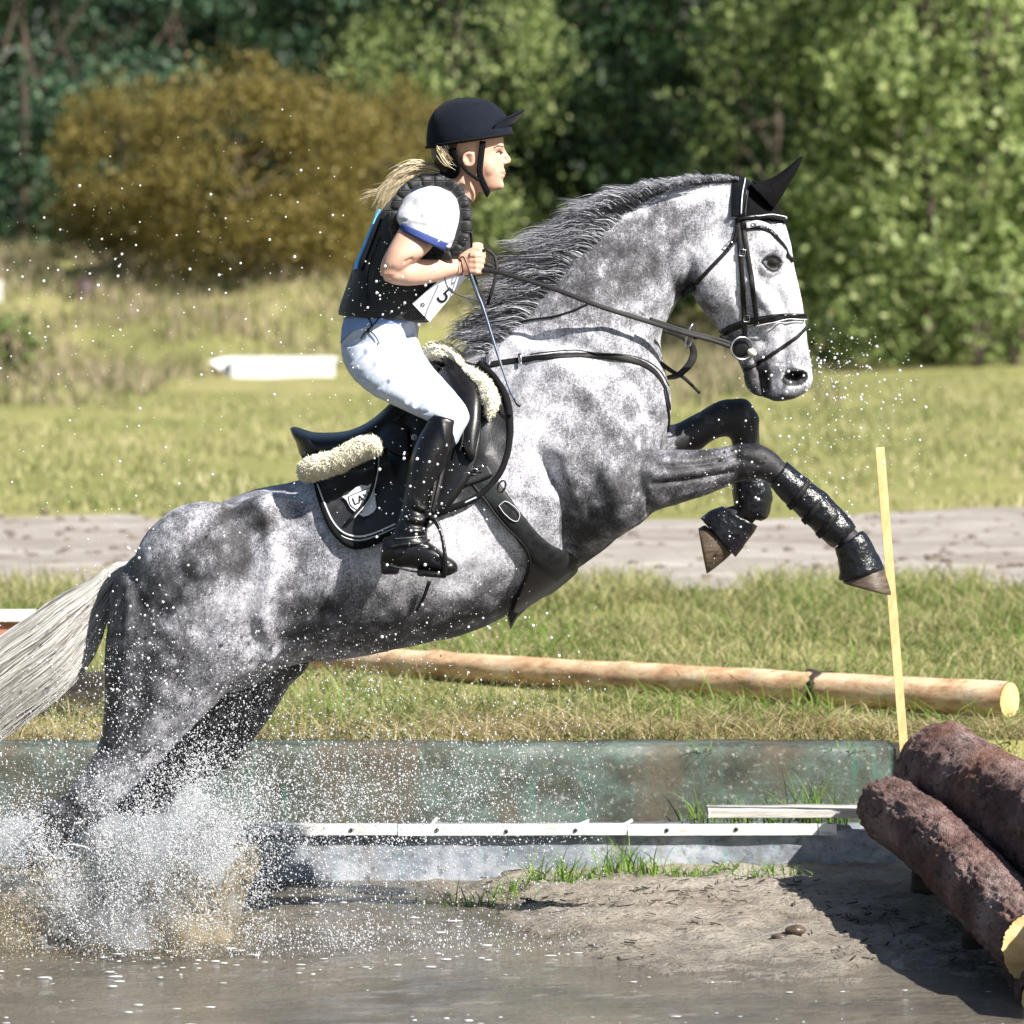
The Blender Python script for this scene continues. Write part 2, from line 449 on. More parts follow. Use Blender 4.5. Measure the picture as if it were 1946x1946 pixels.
wet = b.ramp(b.math('ADD', b.math('MULTIPLY', z_.outputs[2], 14), b.math('MULTIPLY', n3, .25)), [(.1, 1.0), (.55, 0.0)])
b.col(b.mix(b.math('MULTIPLY', wet, .55), c, (.10, .085, .065)))
b.l(b.math('SUBTRACT', .9, b.math('MULTIPLY', wet, .6)), b.b.inputs["Roughness"])
b.bump(b.math('ADD', n2, n3), 1.0, .03)
struct(obj("mud_bank", (np.stack([xp, yp, mud_h(xp, yp)], 1), [gridf(len(mx), len(my))]), b.m))

# water
wx = np.linspace(-7.4, 7.4, 500); wy = np.linspace(-8.9, 1.25, 420)
A_, B_ = np.meshgrid(wx, wy); xp, yp = A_.ravel(), B_.ravel()
c0 = np.array(P(230, 1790, 0)); rr = np.hypot(xp - c0[0], (yp - c0[1]))
chop = fbm(np.stack([xp * 5, yp * 9, 0 * xp], 1), 3, 41) - .5
zw = .006 * chop * (1 + 1.6 * np.exp(-(rr / 1.1) ** 2)) + .006 * np.sin(rr * 26) * np.exp(-rr / .9) + .02 * np.exp(-(rr / .4) ** 2) * chop * 3
b = NB("muddy water"); b.set(Roughness=.06); b.b.inputs["IOR"].default_value = 1.33
n1 = b.noise(1.3, 4, .6)
b.col(b.ramp(n1, [(.35, (.085, .077, .064)), (.65, (.17, .15, .12))]))
n2 = b.noise(9, 5, .65, stretch=(1, 1.8, 1)); n3 = b.noise(45, 4, .7, stretch=(.8, 1.6, 1))
b.bump(b.math('ADD', n2, b.math('MULTIPLY', n3, .5)), .9, .035)
struct(obj("water", (np.stack([xp, yp, zw], 1), [gridf(len(wx), len(wy))]), b.m))

# ------------------------------------------------------------------ stepped wall edging the pool
def wall_mat(name, stops, streak, grime=(.06, .07, .05)):
    b = NB(name); b.set(Roughness=.75)
    n1 = b.noise(3.2, 6, .65, stretch=(1, 1, 1.6)); n2 = b.noise(26, 5, .75); n3 = b.noise(5, 4, .6, stretch=(5, 1, .8))
    c = b.ramp(n1, stops)
    c = b.mix(b.ramp(n3, [(.58, 0.0), (.74, .6)]), c, streak)
    c = b.mix(b.ramp(b.noise(60, 5, .8), [(.56, 0.0), (.66, .7)]), c, (.42, .43, .40))
    c = b.mix(b.ramp(b.noise(1.7, 4, .7, stretch=(1.5, 1, .6)), [(.52, 0.0), (.62, .7)]), c, (.10, .075, .05))
    c = b.mix(b.ramp(n2, [(.33, .8), (.48, 0.0)]), c, grime)
    b.col(c); b.bump(n2, .5, .008); return b.m
M['wall_up'] = wall_mat("stained green concrete", [(.34, (.020, .024, .017)), (.46, (.055, .062, .046)), (.56, (.085, .12, .10)), (.70, (.20, .22, .20))], (.05, .17, .13))
M['wall_low'] = wall_mat("blue grey concrete", [(.33, (.10, .125, .15)), (.48, (.24, .27, .32)), (.64, (.50, .52, .57))], (.16, .40, .42), (.05, .06, .06))
def rough_block(x0, x1, y0, y1, z0, z1, seed, amp=.006, nx=260):
    """long block with a worn front edge and top; grid of front and top faces plus plain ends"""
    u = np.linspace(x0, x1, nx)
    prof = [(y0, z0)] + [(y0, z0 + (z1 - z0) * t) for t in np.linspace(.1, .93, 10)] + [(y0 + .008, z1 - .004), (y0 + .02, z1)] + [(y0 + (y1 - y0) * t, z1) for t in (.3, .6, 1)] + [(y1, z0)]
    prof = np.array(prof); m = len(prof)
    V = np.zeros((nx, m, 3)); V[:, :, 0] = u[:, None]; V[:, :, 1] = prof[None, :, 0]; V[:, :, 2] = prof[None, :, 1]
    f = V.reshape(-1, 3)
    n = fbm(f * np.array([9, 9, 14]), 3, seed) - .5; n2 = fbm(f * np.array([2.2, 1, 1]), 2, seed + 5) - .5
    f[:, 1] += n * amp * 2; f[:, 2] += np.where(f[:, 2] > z0 + .01, (n * amp * 1.4 + n2 * .012), 0)
    i = np.arange(nx - 1)[:, None] * m; k = np.arange(m)[None]; k2 = (k + 1) % m
    Q = np.stack([i + k, i + m + k, i + m + k2, i + k2], -1).reshape(-1, 4)
    return f, [Q, np.array([list(range(m))[::-1], list(range((nx - 1) * m, nx * m))])]
def wx_at(px, d): return (px - CX) / FP * d
WY = 1.2
wl = thing("lower_wall", (0, WY, 0), "low blue grey concrete step along the back of the pool with a white strip on its edge", "wall")
obj("wall_face", rough_block(-3.2, wx_at(1800, 15.3), WY, WY + .24, -.1, .150, 3), M['wall_low'], wl)
b = NB("white metal strip"); b.set(Roughness=.5)
n1 = b.noise(12, 5, .7, stretch=(1, 1, 3)); b.col(b.ramp(n1, [(.34, (.45, .45, .42)), (.5, (.75, .76, .76)), (.7, (.88, .88, .88))])); b.bump(n1, .3, .004)
M['strip'] = b.m
x = wx_at(330, 15.2); k = 0
while x < wx_at(1560, 15.2):
    L = random.uniform(.55, .95); x2 = min(x + L, wx_at(1590, 15.2))
    o = obj("edge_strip", box(((x + x2) / 2, WY - .012, .155), ((x2 - x) / 2 - .002, .012, .016), 0, random.uniform(-.004, .004)), M['strip'], wl, sm=False)
    for q in np.arange(x + .12, x2 - .05, .21):
        obj("bolt", ellipsoid((q, WY - .026, .155 + random.uniform(-.004, .004)), (.0065, .004, .0065), 0, 6), M['ink'], o)
    x = x2
wu = tag(obj("upper_wall", rough_block(-3.2, wx_at(1702, 15.4), WY + .24, WY + .46, -.05, ZG + .008, 13), M['wall_up']), "upper green stained concrete retaining wall below the grass behind the pool", "wall")
b = NB("rotten dark timber"); b.set(Roughness=.9); n1 = b.noise(6, 6, .7, stretch=(1, 1, 5)); b.col(b.ramp(n1, [(.35, (.012, .010, .008)), (.65, (.07, .055, .04))])); b.bump(n1, .6, .01); M['rotten'] = b.m
tag(obj("end_post", box((wx_at(1718, 15.4) , WY + .36, .17), (.022, .11, .2)), M['rotten'], sm=False), "dark rotten timber post closing the right end of the green wall", "post")
b = NB("weathered grey board"); b.set(Roughness=.85); n1 = b.noise(5, 6, .7, stretch=(1, 1, 9)); b.col(b.ramp(n1, [(.35, (.30, .28, .25)), (.65, (.62, .60, .56))])); b.bump(n1, .5, .006); M['board'] = b.m
xa, xb = wx_at(1345, 15.25), wx_at(1640, 15.25)
tag(obj("grey_board", rough_block(xa, xb, WY - .01, WY + .12, .190, .214, 33, .003, 60), M['board']), "weathered grey board lying on the concrete step left of the bark logs", "board")
for i, (px, rz) in enumerate(((822, .9), (1106, .4), (1190, .5))):
    q = wx_at(px, 15.25)
    tag(obj("wood_chip", box((q, WY + .06, .165), (.022, .006, .004), 0, -rz), M['white_paint'], sm=False),
        ("pale wood chip on the pool step nearest the horse", "pale chip of wood on the step, middle one of three", "pale chip of wood on the step nearest the grey board")[i], "wood chip", "wood chips on the step")

# ------------------------------------------------------------------ logs
def log_mesh(p0, p1, r0, r1, seed, bark=.01, nu=90, na=40, knots=()):
    p0 = np.array(p0); p1 = np.array(p1); ax = p1 - p0; L = np.linalg.norm(ax); ax /= L
    s = np.cross(ax, (0, 0, 1)); s /= np.linalg.norm(s); w = np.cross(s, ax)
    u = np.linspace(0, 1, nu); a = np.linspace(0, 2 * math.pi, na, endpoint=False)
    U, A = np.meshgrid(u, a, indexing='ij')
    r = r0 + (r1 - r0) * U
    cs = np.stack([U.ravel() * L * 5, np.cos(A).ravel() * 2.2, np.sin(A).ravel() * 2.2], 1)
    n = fbm(cs, 4, seed) - .5; n2 = fbm(cs * np.array([2.5, 5, 5]), 3, seed + 3) - .5
    big = fbm(cs * np.array([.25, .5, .5]), 2, seed + 7) - .5
    n3_ = np.abs(fbm(cs * np.array([5, 11, 11]), 3, seed + 11) - .5)
    r = r.ravel() * (1 + .16 * big) + bark * 1.0 * n + bark * 1.1 * n2 - bark * 1.0 * np.clip(.10 - n3_, 0, 1) * 4
    for ku, ka, kr in knots:
        r += kr * np.exp(-((U.ravel() - ku) * L / .04) ** 2 - ((A.ravel() - ka) / .35) ** 2)
    bend = .02 * np.sin(U.ravel() * 5 + seed)
    V = p0 + ax * (U.ravel() * L)[:, None] + s * (np.cos(A).ravel() * r + bend)[:, None] + w * (np.sin(A).ravel() * r)[:, None]
    i = np.arange(nu - 1)[:, None] * na; k = np.arange(na)[None]; k2 = (k + 1) % na
    Q = np.stack([i + k, i + k2, i + na + k2, i + na + k], -1).reshape(-1, 4)
    ends = []
    for e, sg in ((0, 1), (nu - 1, -1)):
        ring = V[e * na:(e + 1) * na]; c = ring.mean(0); R = 8
        rl = np.linalg.norm(ring - c, axis=1); ring = c + (ring - c) * (np.minimum(rl, np.median(rl)) * .985 / rl)[:, None]
        vv = [ring - ax * sg * .002]
        for q in range(1, R): 
            rr_ = c + (ring - c) * (1 - q / R); vv.append(rr_ + ax * sg * .004 * (fbm(rr_ * 60, 2, 5) - .5)[:, None])
        vv.append(c[None]); vv = np.concatenate(vv)
        ii = np.arange(R - 1)[:, None] * na; kk = np.arange(na)[None]; k2_ = (kk + 1) % na
        q4 = np.stack([ii + kk, ii + k2_, ii + na + k2_, ii + na + kk], -1).reshape(-1, 4)
        kk = np.arange(na); t3 = np.stack([(R - 1) * na + kk, (R - 1) * na + (kk + 1) % na, np.full(na, R * na)], 1)
        ends.append((vv, [q4, t3]))
    return (V, [Q]), ends
def bark_mat():
    b = NB("pine bark"); b.set(Roughness=.95); b.b.inputs["Specular IOR Level"].default_value = .15
    n1 = b.noise(5, 6, .7, stretch=(1, .5, 1)); n2 = b.noise(30, 5, .75, stretch=(1, .4, 1)); n3 = b.noise(2.5, 3, .5)
    c = b.ramp(n1, [(.3, (.08, .046, .044)), (.5, (.21, .135, .125)), (.7, (.45, .345, .32))])
    c = b.mix(b.ramp(n2, [(.36, .75), (.46, 0.0)]), c, (.03, .018, .016))
    c = b.mix(b.ramp(n3, [(.55, 0.0), (.75, .5)]), c, (.30, .13, .07))
    b.col(c); b.bump(b.math('ADD', b.math('ADD', n1, n2), b.math('MULTIPLY', b.noise(90, 4, .8, stretch=(1, .35, 1)), .7)), 1.0, .03); return b.m
def cut_mat():
    b = NB("cut wood"); b.set(Roughness=.8)
    n1 = b.noise(9, 5, .6); b.col(b.ramp(n1, [(.3, (.42, .24, .08)), (.5, (.72, .52, .25)), (.7, (.85, .70, .42))]))
    b.bump(b.noise(60, 4), .5, .004); return b.m
M['bark'] = bark_mat(); M['cut'] = cut_mat()
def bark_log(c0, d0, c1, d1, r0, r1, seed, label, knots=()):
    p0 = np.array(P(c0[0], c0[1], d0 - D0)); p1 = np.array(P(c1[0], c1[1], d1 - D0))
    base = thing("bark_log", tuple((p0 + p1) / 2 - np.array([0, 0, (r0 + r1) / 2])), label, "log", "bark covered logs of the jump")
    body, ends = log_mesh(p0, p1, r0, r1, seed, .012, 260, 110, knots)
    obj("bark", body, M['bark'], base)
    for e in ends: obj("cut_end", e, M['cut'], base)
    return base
bark_log((1690, 1535), 14.65, (1985, 1802), 12.85, .098, .098, 3, "nearer bark covered pine log with its yellow cut end by the water", ((.42, 1.2, .02), (.63, .9, .015), (.93, 1.2, .02)))
bark_log((1800, 1468), 15.0, (2230, 1740), 12.4, .145, .155, 8, "thicker bark covered pine log behind, ending beside the wooden stake", ((.05, 1.6, .015),))
bark_log((1800, 1640), 14.5, (2010, 1900), 12.75, .075, .08, 21, "added bark log under the two others, filling the gap to deepen the shadow")  # made-up log, added to darken the gap below the upper two
# short posts the jump logs rest on
for px, py, d, h, lab in ((1862, 1900, 13.7, .16, "short dark post propping the near log close to the water"), (1765, 1740, 14.6, .24, "short dark post in the shade under the near log by the wall")):
    p = np.array(P(px, py, d - D0)); mz = float(mud_h(np.array([p[0]]), np.array([p[1]]))[0])
    tag(obj("prop_post", tube([(p[0], p[1], mz - .05), (p[0] + .01, p[1], mz + h)], [.055, .05], 14), M['rotten']), lab, "post", "props under the bark logs")

def peeled_mat():
    b = NB("peeled pine"); b.set(Roughness=.7)
    n1 = b.noise(3.5, 6, .65, stretch=(1, 3, 5)); n2 = b.noise(14, 5, .75, stretch=(1, 3, 5))
    c = b.ramp(n1, [(.3, (.30, .19, .12)), (.42, (.50, .30, .17)), (.52, (.64, .44, .27)), (.7, (.72, .59, .44))])
    c = b.mix(b.ramp(n2, [(.3, .8), (.42, 0.0)]), c, (.17, .09, .05)); b.col(c); b.bump(n2, .4, .006); return b.m
p0 = np.array(P(420, 1241, 4.45)); p1 = np.array(P(1918, 1330, 2.3))
lt = thing("peeled_log", tuple((p0 + p1) / 2 - np.array([0, 0, .05])), "long pale peeled log lying across the grass behind the horse", "log")
body, ends = log_mesh(p0, p1, .048, .058, 17, .004, 160, 32, ((.3, 1.5, .008), (.55, 1.2, .008), (.72, 1, .01)))
M['peeled'] = peeled_mat()
obj("trunk", body, M['peeled'], lt)
for e in ends: obj("cut_end", e, M['cut'], lt)
q0 = p0 + (p1 - p0) * .764; q1 = p0 + (p1 - p0) * .794
(bv, bf), _ = log_mesh(q0, q1, .0610, .0620, 17, .010, 14, 32)
obj("dark_band", (bv, bf), M['rotten'], lt)

# stake
b = NB("raw lath"); b.set(Roughness=.75); n1 = b.noise(6, 5, .6, stretch=(6, 6, 1)); b.col(b.ramp(n1, [(.3, (.62, .42, .18)), (.7, (.80, .60, .32))])); b.bump(n1, .2, .003)
a_ = np.array(P(1672, 850, .55)); c_ = np.array(P(1721, 1462, 1.1)); wv = np.array([.82, .57, 0.06]) * .0165; tv = np.array([0, 1, 0]) * .007
V = []
for q, f in ((a_, 1), (c_ + (a_ - c_) * .06, 1), (c_, .15)):
    V += [q - wv * f - tv, q + wv * f - tv, q + wv * f + tv, q - wv * f + tv]
V = np.array(V); V[0, 2] += .0; F4 = []
for k in range(2):
    for j in range(4): F4.append((k * 4 + j, k * 4 + (j + 1) % 4, k * 4 + 4 + (j + 1) % 4, k * 4 + 4 + j))
F4 += [(3, 2, 1, 0), (8, 9, 10, 11)]
tag(obj("wooden_stake", (V, [np.array(F4)]), b.m, sm=False), "thin leaning pale wooden stake standing at the end of the green wall", "stake")

# jump behind the horse's tail
bj = thing("painted_jump", P(60, 1390, 2.4), "low jump of dark sleepers with a red and white painted beam behind the tail", "jump")
b = NB("faded red paint"); b.set(Roughness=.7); n1 = b.noise(9, 5, .7); b.col(b.ramp(n1, [(.35, (.42, .16, .10)), (.65, (.55, .25, .17))])); M['redpaint'] = b.m
def slab(pxa, pya, pxb, pyb, y, t):
    A = np.array(P(pxa, pya, y)); B = np.array(P(pxb, pyb, y))
    return box(((A[0] + B[0]) / 2, y + t / 2, (A[2] + B[2]) / 2), (abs(B[0] - A[0]) / 2, t / 2, abs(A[2] - B[2]) / 2))
obj("red_beam", slab(-160, 1181, 52, 1240, 2.9, .1), M['redpaint'], bj, sm=False)
obj("white_cap", slab(-164, 1165, 60, 1181, 2.88, .16), M['white_paint'], bj, sm=False)
obj("sleeper", slab(60, 1282, 196, 1345, 2.5, .12), M['rotten'], bj, sm=False)
obj("sleeper", slab(20, 1345, 152, 1402, 2.4, .12), M['rotten'], bj, sm=False)
obj("sleeper", slab(154, 1349, 240, 1420, 2.4, .14), M['peeled'], bj, sm=False).data.materials[0] = pm("damp brown timber", (.20, .14, .10), (.11, .08, .06), 9, .9, .5, 30, .01, stretch=(1, 1, 4))
for q in (-120, 30): obj("leg", slab(q - 12, 1240, q + 12, 1390, 2.92, .08), M['rotten'], bj, sm=False)

# white table jump in the field
d = 52.0; yb = d - D0; z0 = float(ground_h(np.array([-2.5]), np.array([yb]))[0])
wtb = thing("white_jump_table", (P(525, 700, yb)[0], yb, z0), "long low white painted jump standing on the meadow behind the rider's back", "jump")
A = P(440, 684, yb); B = P(636, 722, yb)
obj("top", box(((A[0] + B[0]) / 2, yb + .30, A[2] - .004), ((B[0] - A[0]) / 2 + .01, .325, .02)), M['white_paint'], wtb, sm=False)
obj("front_panel", box(((A[0] + B[0]) / 2, yb, (A[2] + B[2]) / 2 - .004), ((B[0] - A[0]) / 2, .02, (A[2] - B[2]) / 2 + .012)), M['white_paint'], wtb, sm=False)
Pp = [P(398, 686, yb + .2), P(444, 678, yb + .5), P(446, 718, yb), P(432, 712, yb)]
obj("side_flap", (np.array(Pp + [(x, y + .03, z) for x, y, z in Pp]), [np.array([(0, 1, 2, 3), (7, 6, 5, 4), (0, 4, 5, 1), (1, 5, 6, 2), (2, 6, 7, 3), (3, 7, 4, 0)])]), M['white_paint'], wtb, sm=False)
for q in (A[0] + .08, B[0] - .08): obj("leg", box((q, yb + .25, (z0 + B[2]) / 2 - .03), (.03, .03, max(.02, (B[2] - z0) / 2 + .06))), M['rotten'], wtb, sm=False)
def on_ground(px, y, up): x = P(px, 0, y)[0]; return (x, y, float(ground_h(np.array([x]), np.array([float(y)]))[0]) + up)
tag(obj("dark_barrel", tube([on_ground(160, 45.5, .09), on_ground(160, 46.0, .07)], .11, 18, up=(0, 0, 1)), pm("dark drum", (.05, .03, .05), (.10, .05, .05), 8, .6)), "small dark drum lying on the weedy mound at the far left", "drum")
tag(obj("white_marker", box(on_ground(-6, 45.5, .12), (.06, .03, .14)), M['white_paint'], sm=False), "small white marker board on the mound at the left edge", "marker")
# rocks and clods on the mud
for i, (px, py, s, c, lab) in enumerate(((1512, 1750, .030, 'peeled', "brown stone lying on the mud left of the log shadow"), (1480, 1752, .022, 'peeled', "smaller tan stone on the mud beside the brown one"), (905, 1795, .045, 'rotten', "dark clump of roots at the water's edge"))):
    dd = (CZ - .06) * FP / (py - HZ); x, y = wx_at(px, dd), dd - D0
    v, f = ellipsoid((0, 0, 0), (s, s * .8, s * .5), 0, 12); v = v * (1 + .5 * (fbm(v / s * 1.7, 3, i) - .5))[:, None]
    v += np.array([x, y, float(mud_h(np.array([x]), np.array([y]))[0]) + s * .3])
    tag(obj("stone" if i < 2 else "root_clump", (v, f), M['horn'] if i < 2 else M['rotten']), lab, "stone" if i < 2 else "root clump", "stones on the mud" if i < 2 else None)

# ------------------------------------------------------------------ grass
def blades(x, y, z, h, w, lean, seg=3, seed=0):
    """bent grass blades -> verts, faces"""
    n = len(x); r = np.random.default_rng(seed)
    a = r.uniform(0, 2 * math.pi, n); da = r.uniform(0, 2 * math.pi, n)
    L = lean * r.uniform(.2, 1.6, n) * h
    V = np.zeros((n, seg * 2 + 1, 3))
    for k in range(seg + 1):
        t = k / seg; cx = x + np.cos(a) * L * t ** 2; cy = y + np.sin(a) * L * t ** 2; cz = z + h * (t - .25 * t ** 3 * np.minimum(1.6, L / h))
        ww = w * (1 - t) ** .7 * .5
        if k < seg:
            V[:, 2 * k] = np.stack([cx - np.cos(da) * ww, cy - np.sin(da) * ww, cz], 1)
            V[:, 2 * k + 1] = np.stack([cx + np.cos(da) * ww, cy + np.sin(da) * ww, cz], 1)
        else: V[:, 2 * k] = np.stack([cx, cy, cz], 1)
    m = seg * 2 + 1; o = np.arange(n)[:, None] * m
    Q = np.concatenate([o + np.array([2 * k, 2 * k + 1, 2 * k + 3, 2 * k + 2]) for k in range(seg - 1)])
    T = o + np.array([2 * seg - 2, 2 * seg - 1, 2 * seg])
    return V.reshape(-1, 3), [Q, T]
def grass_mat(name, stops, cl=1.2):
    b = NB(name); b.set(Roughness=.6); b.b.inputs["Specular IOR Level"].default_value = .25
    g = b.n("ShaderNodeNewGeometry").outputs["Random Per Island"]
    n = b.noise(cl, 3, .6)
    f = b.math('ADD', b.math('MULTIPLY', g, .5), b.math('MULTIPLY', n, .55))
    c = b.ramp(f, stops); b.col(c)
    tr = b.n("ShaderNodeBsdfTranslucent"); b.l(c, tr.inputs[0])
    mx_ = b.n("ShaderNodeMixShader"); mx_.inputs[0].default_value = .35
    b.l(b.b.outputs[0], mx_.inputs[1]); b.l(tr.outputs[0], mx_.inputs[2]); b.l(mx_.outputs[0], b.out.inputs[0]); return b.m
M['grass'] = grass_mat("grass blades", [(.2, (.055, .10, .02)), (.42, (.14, .19, .045)), (.6, (.33, .32, .14)), (.8, (.58, .50, .30))], 2.2)
M['grass_green'] = grass_mat("fresh grass blades", [(.2, (.07, .16, .02)), (.8, (.22, .34, .06))])
M['grass_dry'] = grass_mat("meadow blades", [(.25, (.15, .19, .05)), (.45, (.28, .30, .11)), (.62, (.42, .40, .20)), (.85, (.55, .48, .30))], .8)
def scatter(n, x0, x1, y0, y1, seed, dens=None):
    r = np.random.default_rng(seed); x = r.uniform(x0, x1, n); y = r.uniform(y0, y1, n)
    if dens is not None:
        k = r.uniform(0, 1, n) < dens(x, y); x, y = x[k], y[k]
    return x, y
parts = []
cl = lambda x, y: np.clip((fbm(np.stack([x * 1.8, y * 1.6, 0 * x], 1), 3, 61) - .28) * 2.8, .05, 1)
x, y = scatter(120000, -2.7, 2.7, 1.67, 7.9, 1, cl)
hh = .03 + .075 * np.random.default_rng(2).uniform(0, 1, len(x)) ** 1.5 * (.5 + 1.2 * fbm(np.stack([x * 1.2, y, 0 * x], 1), 2, 77))
lz = 4.45 + (x - p0[0]) / (p1[0] - p0[0]) * (2.3 - 4.45)
hh *= np.where((y < lz) & (y > lz - .5) & (x > -1), .55, 1)
hh *= np.where((y > 5.5), 1.25, 1) * np.where(y < 2.1, .8, 1)
parts.append(blades(x, y, ground_h(x, y) - .004, hh, .006, 1.3, 3, 3))
obj("grass", parts, M['grass'], sm=False)
struct(bpy.data.objects["grass"], "stuff"); tag(bpy.data.objects["grass"], "short mixed green and straw grass on the bank behind the pool", "grass")
r9 = np.random.default_rng(3)
x, y = scatter(16000, -2.7, 2.9, 1.66, 2.5, 71, lambda x, y: np.clip(1.3 - (y - 1.66) * 1.4 + (fbm(np.stack([x * 3, y * 3, 0 * x], 1), 2, 5) - .5) * 2, 0, 1))
o = obj('dry_grass', blades(x, y, ground_h(x, y) - .002, .03 + .08 * r9.uniform(0, 1, len(x)) ** 2, .005, 2.6, 4, 33), grass_mat('straw blades', [(.2, (.12, .09, .04)), (.5, (.34, .27, .13)), (.8, (.60, .52, .33))], 4), sm=False); struct(o, 'stuff'); tag(o, 'flattened straw coloured grass along the top of the pool wall', 'grass')
x, y = scatter(7000, -2.7, 2.9, 1.8, 7.8, 72, lambda x, y: np.clip((fbm(np.stack([x * 1.4, y * 1.4, 0 * x + 7], 1), 3, 15) - .5) * 7, 0, 1))
o = obj('long_grass', blades(x, y, ground_h(x, y) - .002, .08 + .13 * r9.uniform(0, 1, len(x)) ** 2, .006, 1.5, 4, 34), M['grass_green'], sm=False); struct(o, 'stuff'); tag(o, 'longer lush green grass clumps on the bank behind the horse', 'grass')
parts = []
x, y = scatter(6000, -2.7, 2.9, 7.5, 8.3, 11, lambda x, y: np.clip((fbm(np.stack([x * 2.5, y, 0 * x], 1), 2, 5) - .35) * 4, 0, 1))
parts.append(blades(x, y, ground_h(x, y), .07 + .10 * rng.uniform(0, 1, len(x)), .008, .8, 3, 5))
x, y = scatter(60000, -8, 8, 14, 38, 12, lambda x, y: np.clip((fbm(np.stack([x * .7, y * .5, 0 * x], 1), 3, 8) - .3) * 3, .1, 1) * ~((x > -3.3) & (x < -1.4) & (y > 32)))
parts.append(blades(x, y, ground_h(x, y), .04 + .09 * rng.uniform(0, 1, len(x)) ** 2, .016, .9, 2, 6))
o = obj("meadow_grass", parts, M['grass_dry'], sm=False); struct(o, "stuff"); tag(o, "dry yellow green meadow grass beyond the sandy path", "grass")
# weeds on the mound: coarse, blurred
x, y = scatter(45000, -9, 3, 30, 56, 13, lambda x, y: np.clip((fbm(np.stack([x * .9, y * .6, 0 * x], 1), 3, 18) - .36) * 4, 0, 1) * ~((x > -3.4) & (x < -1.2) & (y > 28) & (y < 40)))
o = obj("weeds", blades(x, y, ground_h(x, y), .12 + .34 * rng.uniform(0, 1, len(x)) ** 2, .03, .7, 2, 7), grass_mat("mound weeds", [(.25, (.09, .12, .04)), (.5, (.27, .25, .13)), (.75, (.45, .36, .27))], .5), sm=False)
struct(o, "stuff"); tag(o, "tall dry weeds covering the mound at the left", "weeds")
# fresh tufts at the foot of the wall, on the mud and on the step
parts = []; r = np.random.default_rng(5)
for px, py, n, h, sp in ((740, 1700, 30, .10, .05), (790, 1690, 40, .12, .06), (870, 1690, 50, .11, .08), (960, 1680, 25, .08, .05), (1050, 1665, 70, .12, .07), (1100, 1655, 30, .06, .06), (1190, 1655, 70, .12, .06), (1235, 1660, 25, .08, .07), (1300, 1660, 50, .05, .1), (1380, 1655, 60, .05, .12), (1460, 1665, 50, .05, .08), (770, 1755, 12, .06, .03)):
    dd = (CZ - .05) * FP / (py - HZ); x0 = wx_at(px, dd)
    x = x0 + r.normal(0, sp, n); y = min(dd - D0, WY - .05) + r.normal(0, .03, n); y = np.minimum(y, WY - .02)
    parts.append(blades(x, y, mud_h(x, y) - .005, h * r.uniform(.4, 1.15, n), .006, .9, 5, px))
for px, n, h in ((1345, 30, .12), (1410, 40, .10), (1545, 46, .19), (1600, 30, .1), (1490, 20, .12)):
    x = wx_at(px, 15.3) + r.normal(0, .035, n); y = WY + .17 + r.normal(0, .03, n); y = np.clip(y, WY + .02, WY + .22)
    parts.append(blades(x, y, 0 * x + .15, h * r.uniform(.4, 1.1, n), .005, .6, 5, px))
for px, n in ((1610, 30), (1345, 20)):        # hanging over the upper wall
    x = wx_at(px, 15.4) + r.normal(0, .03, n); y = 0 * x + WY + .25
    parts.append(blades(x, y, 0 * x + ZG - .02,   .06 * r.uniform(.4, 1.1, n), .005, 1.3, 5, px))
o = obj("grass_tufts", parts, M['grass_green'], sm=False); struct(o, "stuff"); tag(o, "fresh green grass tufts at the foot of the pool wall", "grass")
# loose straw and twigs on mud and wall tops
parts = []
x, y = scatter(2600, -1.2, 2.2, -1.0, 1.15, 31, lambda x, y: np.clip((fbm(np.stack([x * 4, y * 4, 0 * x], 1), 2, 6) - .45) * 4, 0, 1) * (x > -.4 + .3 * y))
for q in zip(x, y):
    a = r.uniform(0, 3.14); L = r.uniform(.004, .02); z = float(mud_h(np.array([q[0]]), np.array([q[1]]))[0]) + .006
    parts.append(tube([(q[0] - L * math.cos(a), q[1] - L * math.sin(a), z), (q[0] + L * math.cos(a), q[1] + L * math.sin(a), z + r.uniform(0, .006))], r.uniform(.0012, .003), 3))
o = obj("debris", parts, M['rotten'], sm=False); struct(o, "stuff"); tag(o, "dark bits of straw and clods strewn over the mud", "debris")

# ------------------------------------------------------------------ trees
def leaf_mat(name, stops, tr_=.4):
    b = NB(name); b.set(Roughness=.5); b.b.inputs["Specular IOR Level"].default_value = .3
    g = b.n("ShaderNodeNewGeometry").outputs["Random Per Island"]; n = b.noise(1.5, 4, .75)
    f = b.math('ADD', b.math('MULTIPLY', g, .42), b.math('MULTIPLY', n, .66))
    c = b.ramp(f, stops); b.col(c)
    t = b.n("ShaderNodeBsdfTranslucent"); b.l(c, t.inputs[0])
    m = b.n("ShaderNodeMixShader"); m.inputs[0].default_value = tr_
    b.l(b.b.outputs[0], m.inputs[1]); b.l(t.outputs[0], m.inputs[2]); b.l(m.outputs[0], b.out.inputs[0]); return b.m
M['leaf_dark'] = leaf_mat("dark green leaves", [(.3, (.008, .022, .006)), (.52, (.014, .038, .014)), (.66, (.06, .115, .045)), (.85, (.22, .30, .15))])
M['leaf_pine'] = leaf_mat("blue green needles", [(.34, (.006, .020, .009)), (.52, (.022, .058, .030)), (.66, (.075, .135, .075)), (.85, (.20, .29, .18))], .25)
M['leaf_light'] = leaf_mat("bright green leaves", [(.34, (.02, .045, .010)), (.48, (.14, .21, .055)), (.6, (.34, .43, .15)), (.82, (.68, .72, .38))], .45)
M['leaf_gold'] = leaf_mat("autumn leaves", [(.2, (.045, .045, .012)), (.42, (.14, .118, .03)), (.6, (.24, .19, .05)), (.85, (.42, .35, .13))], .4)
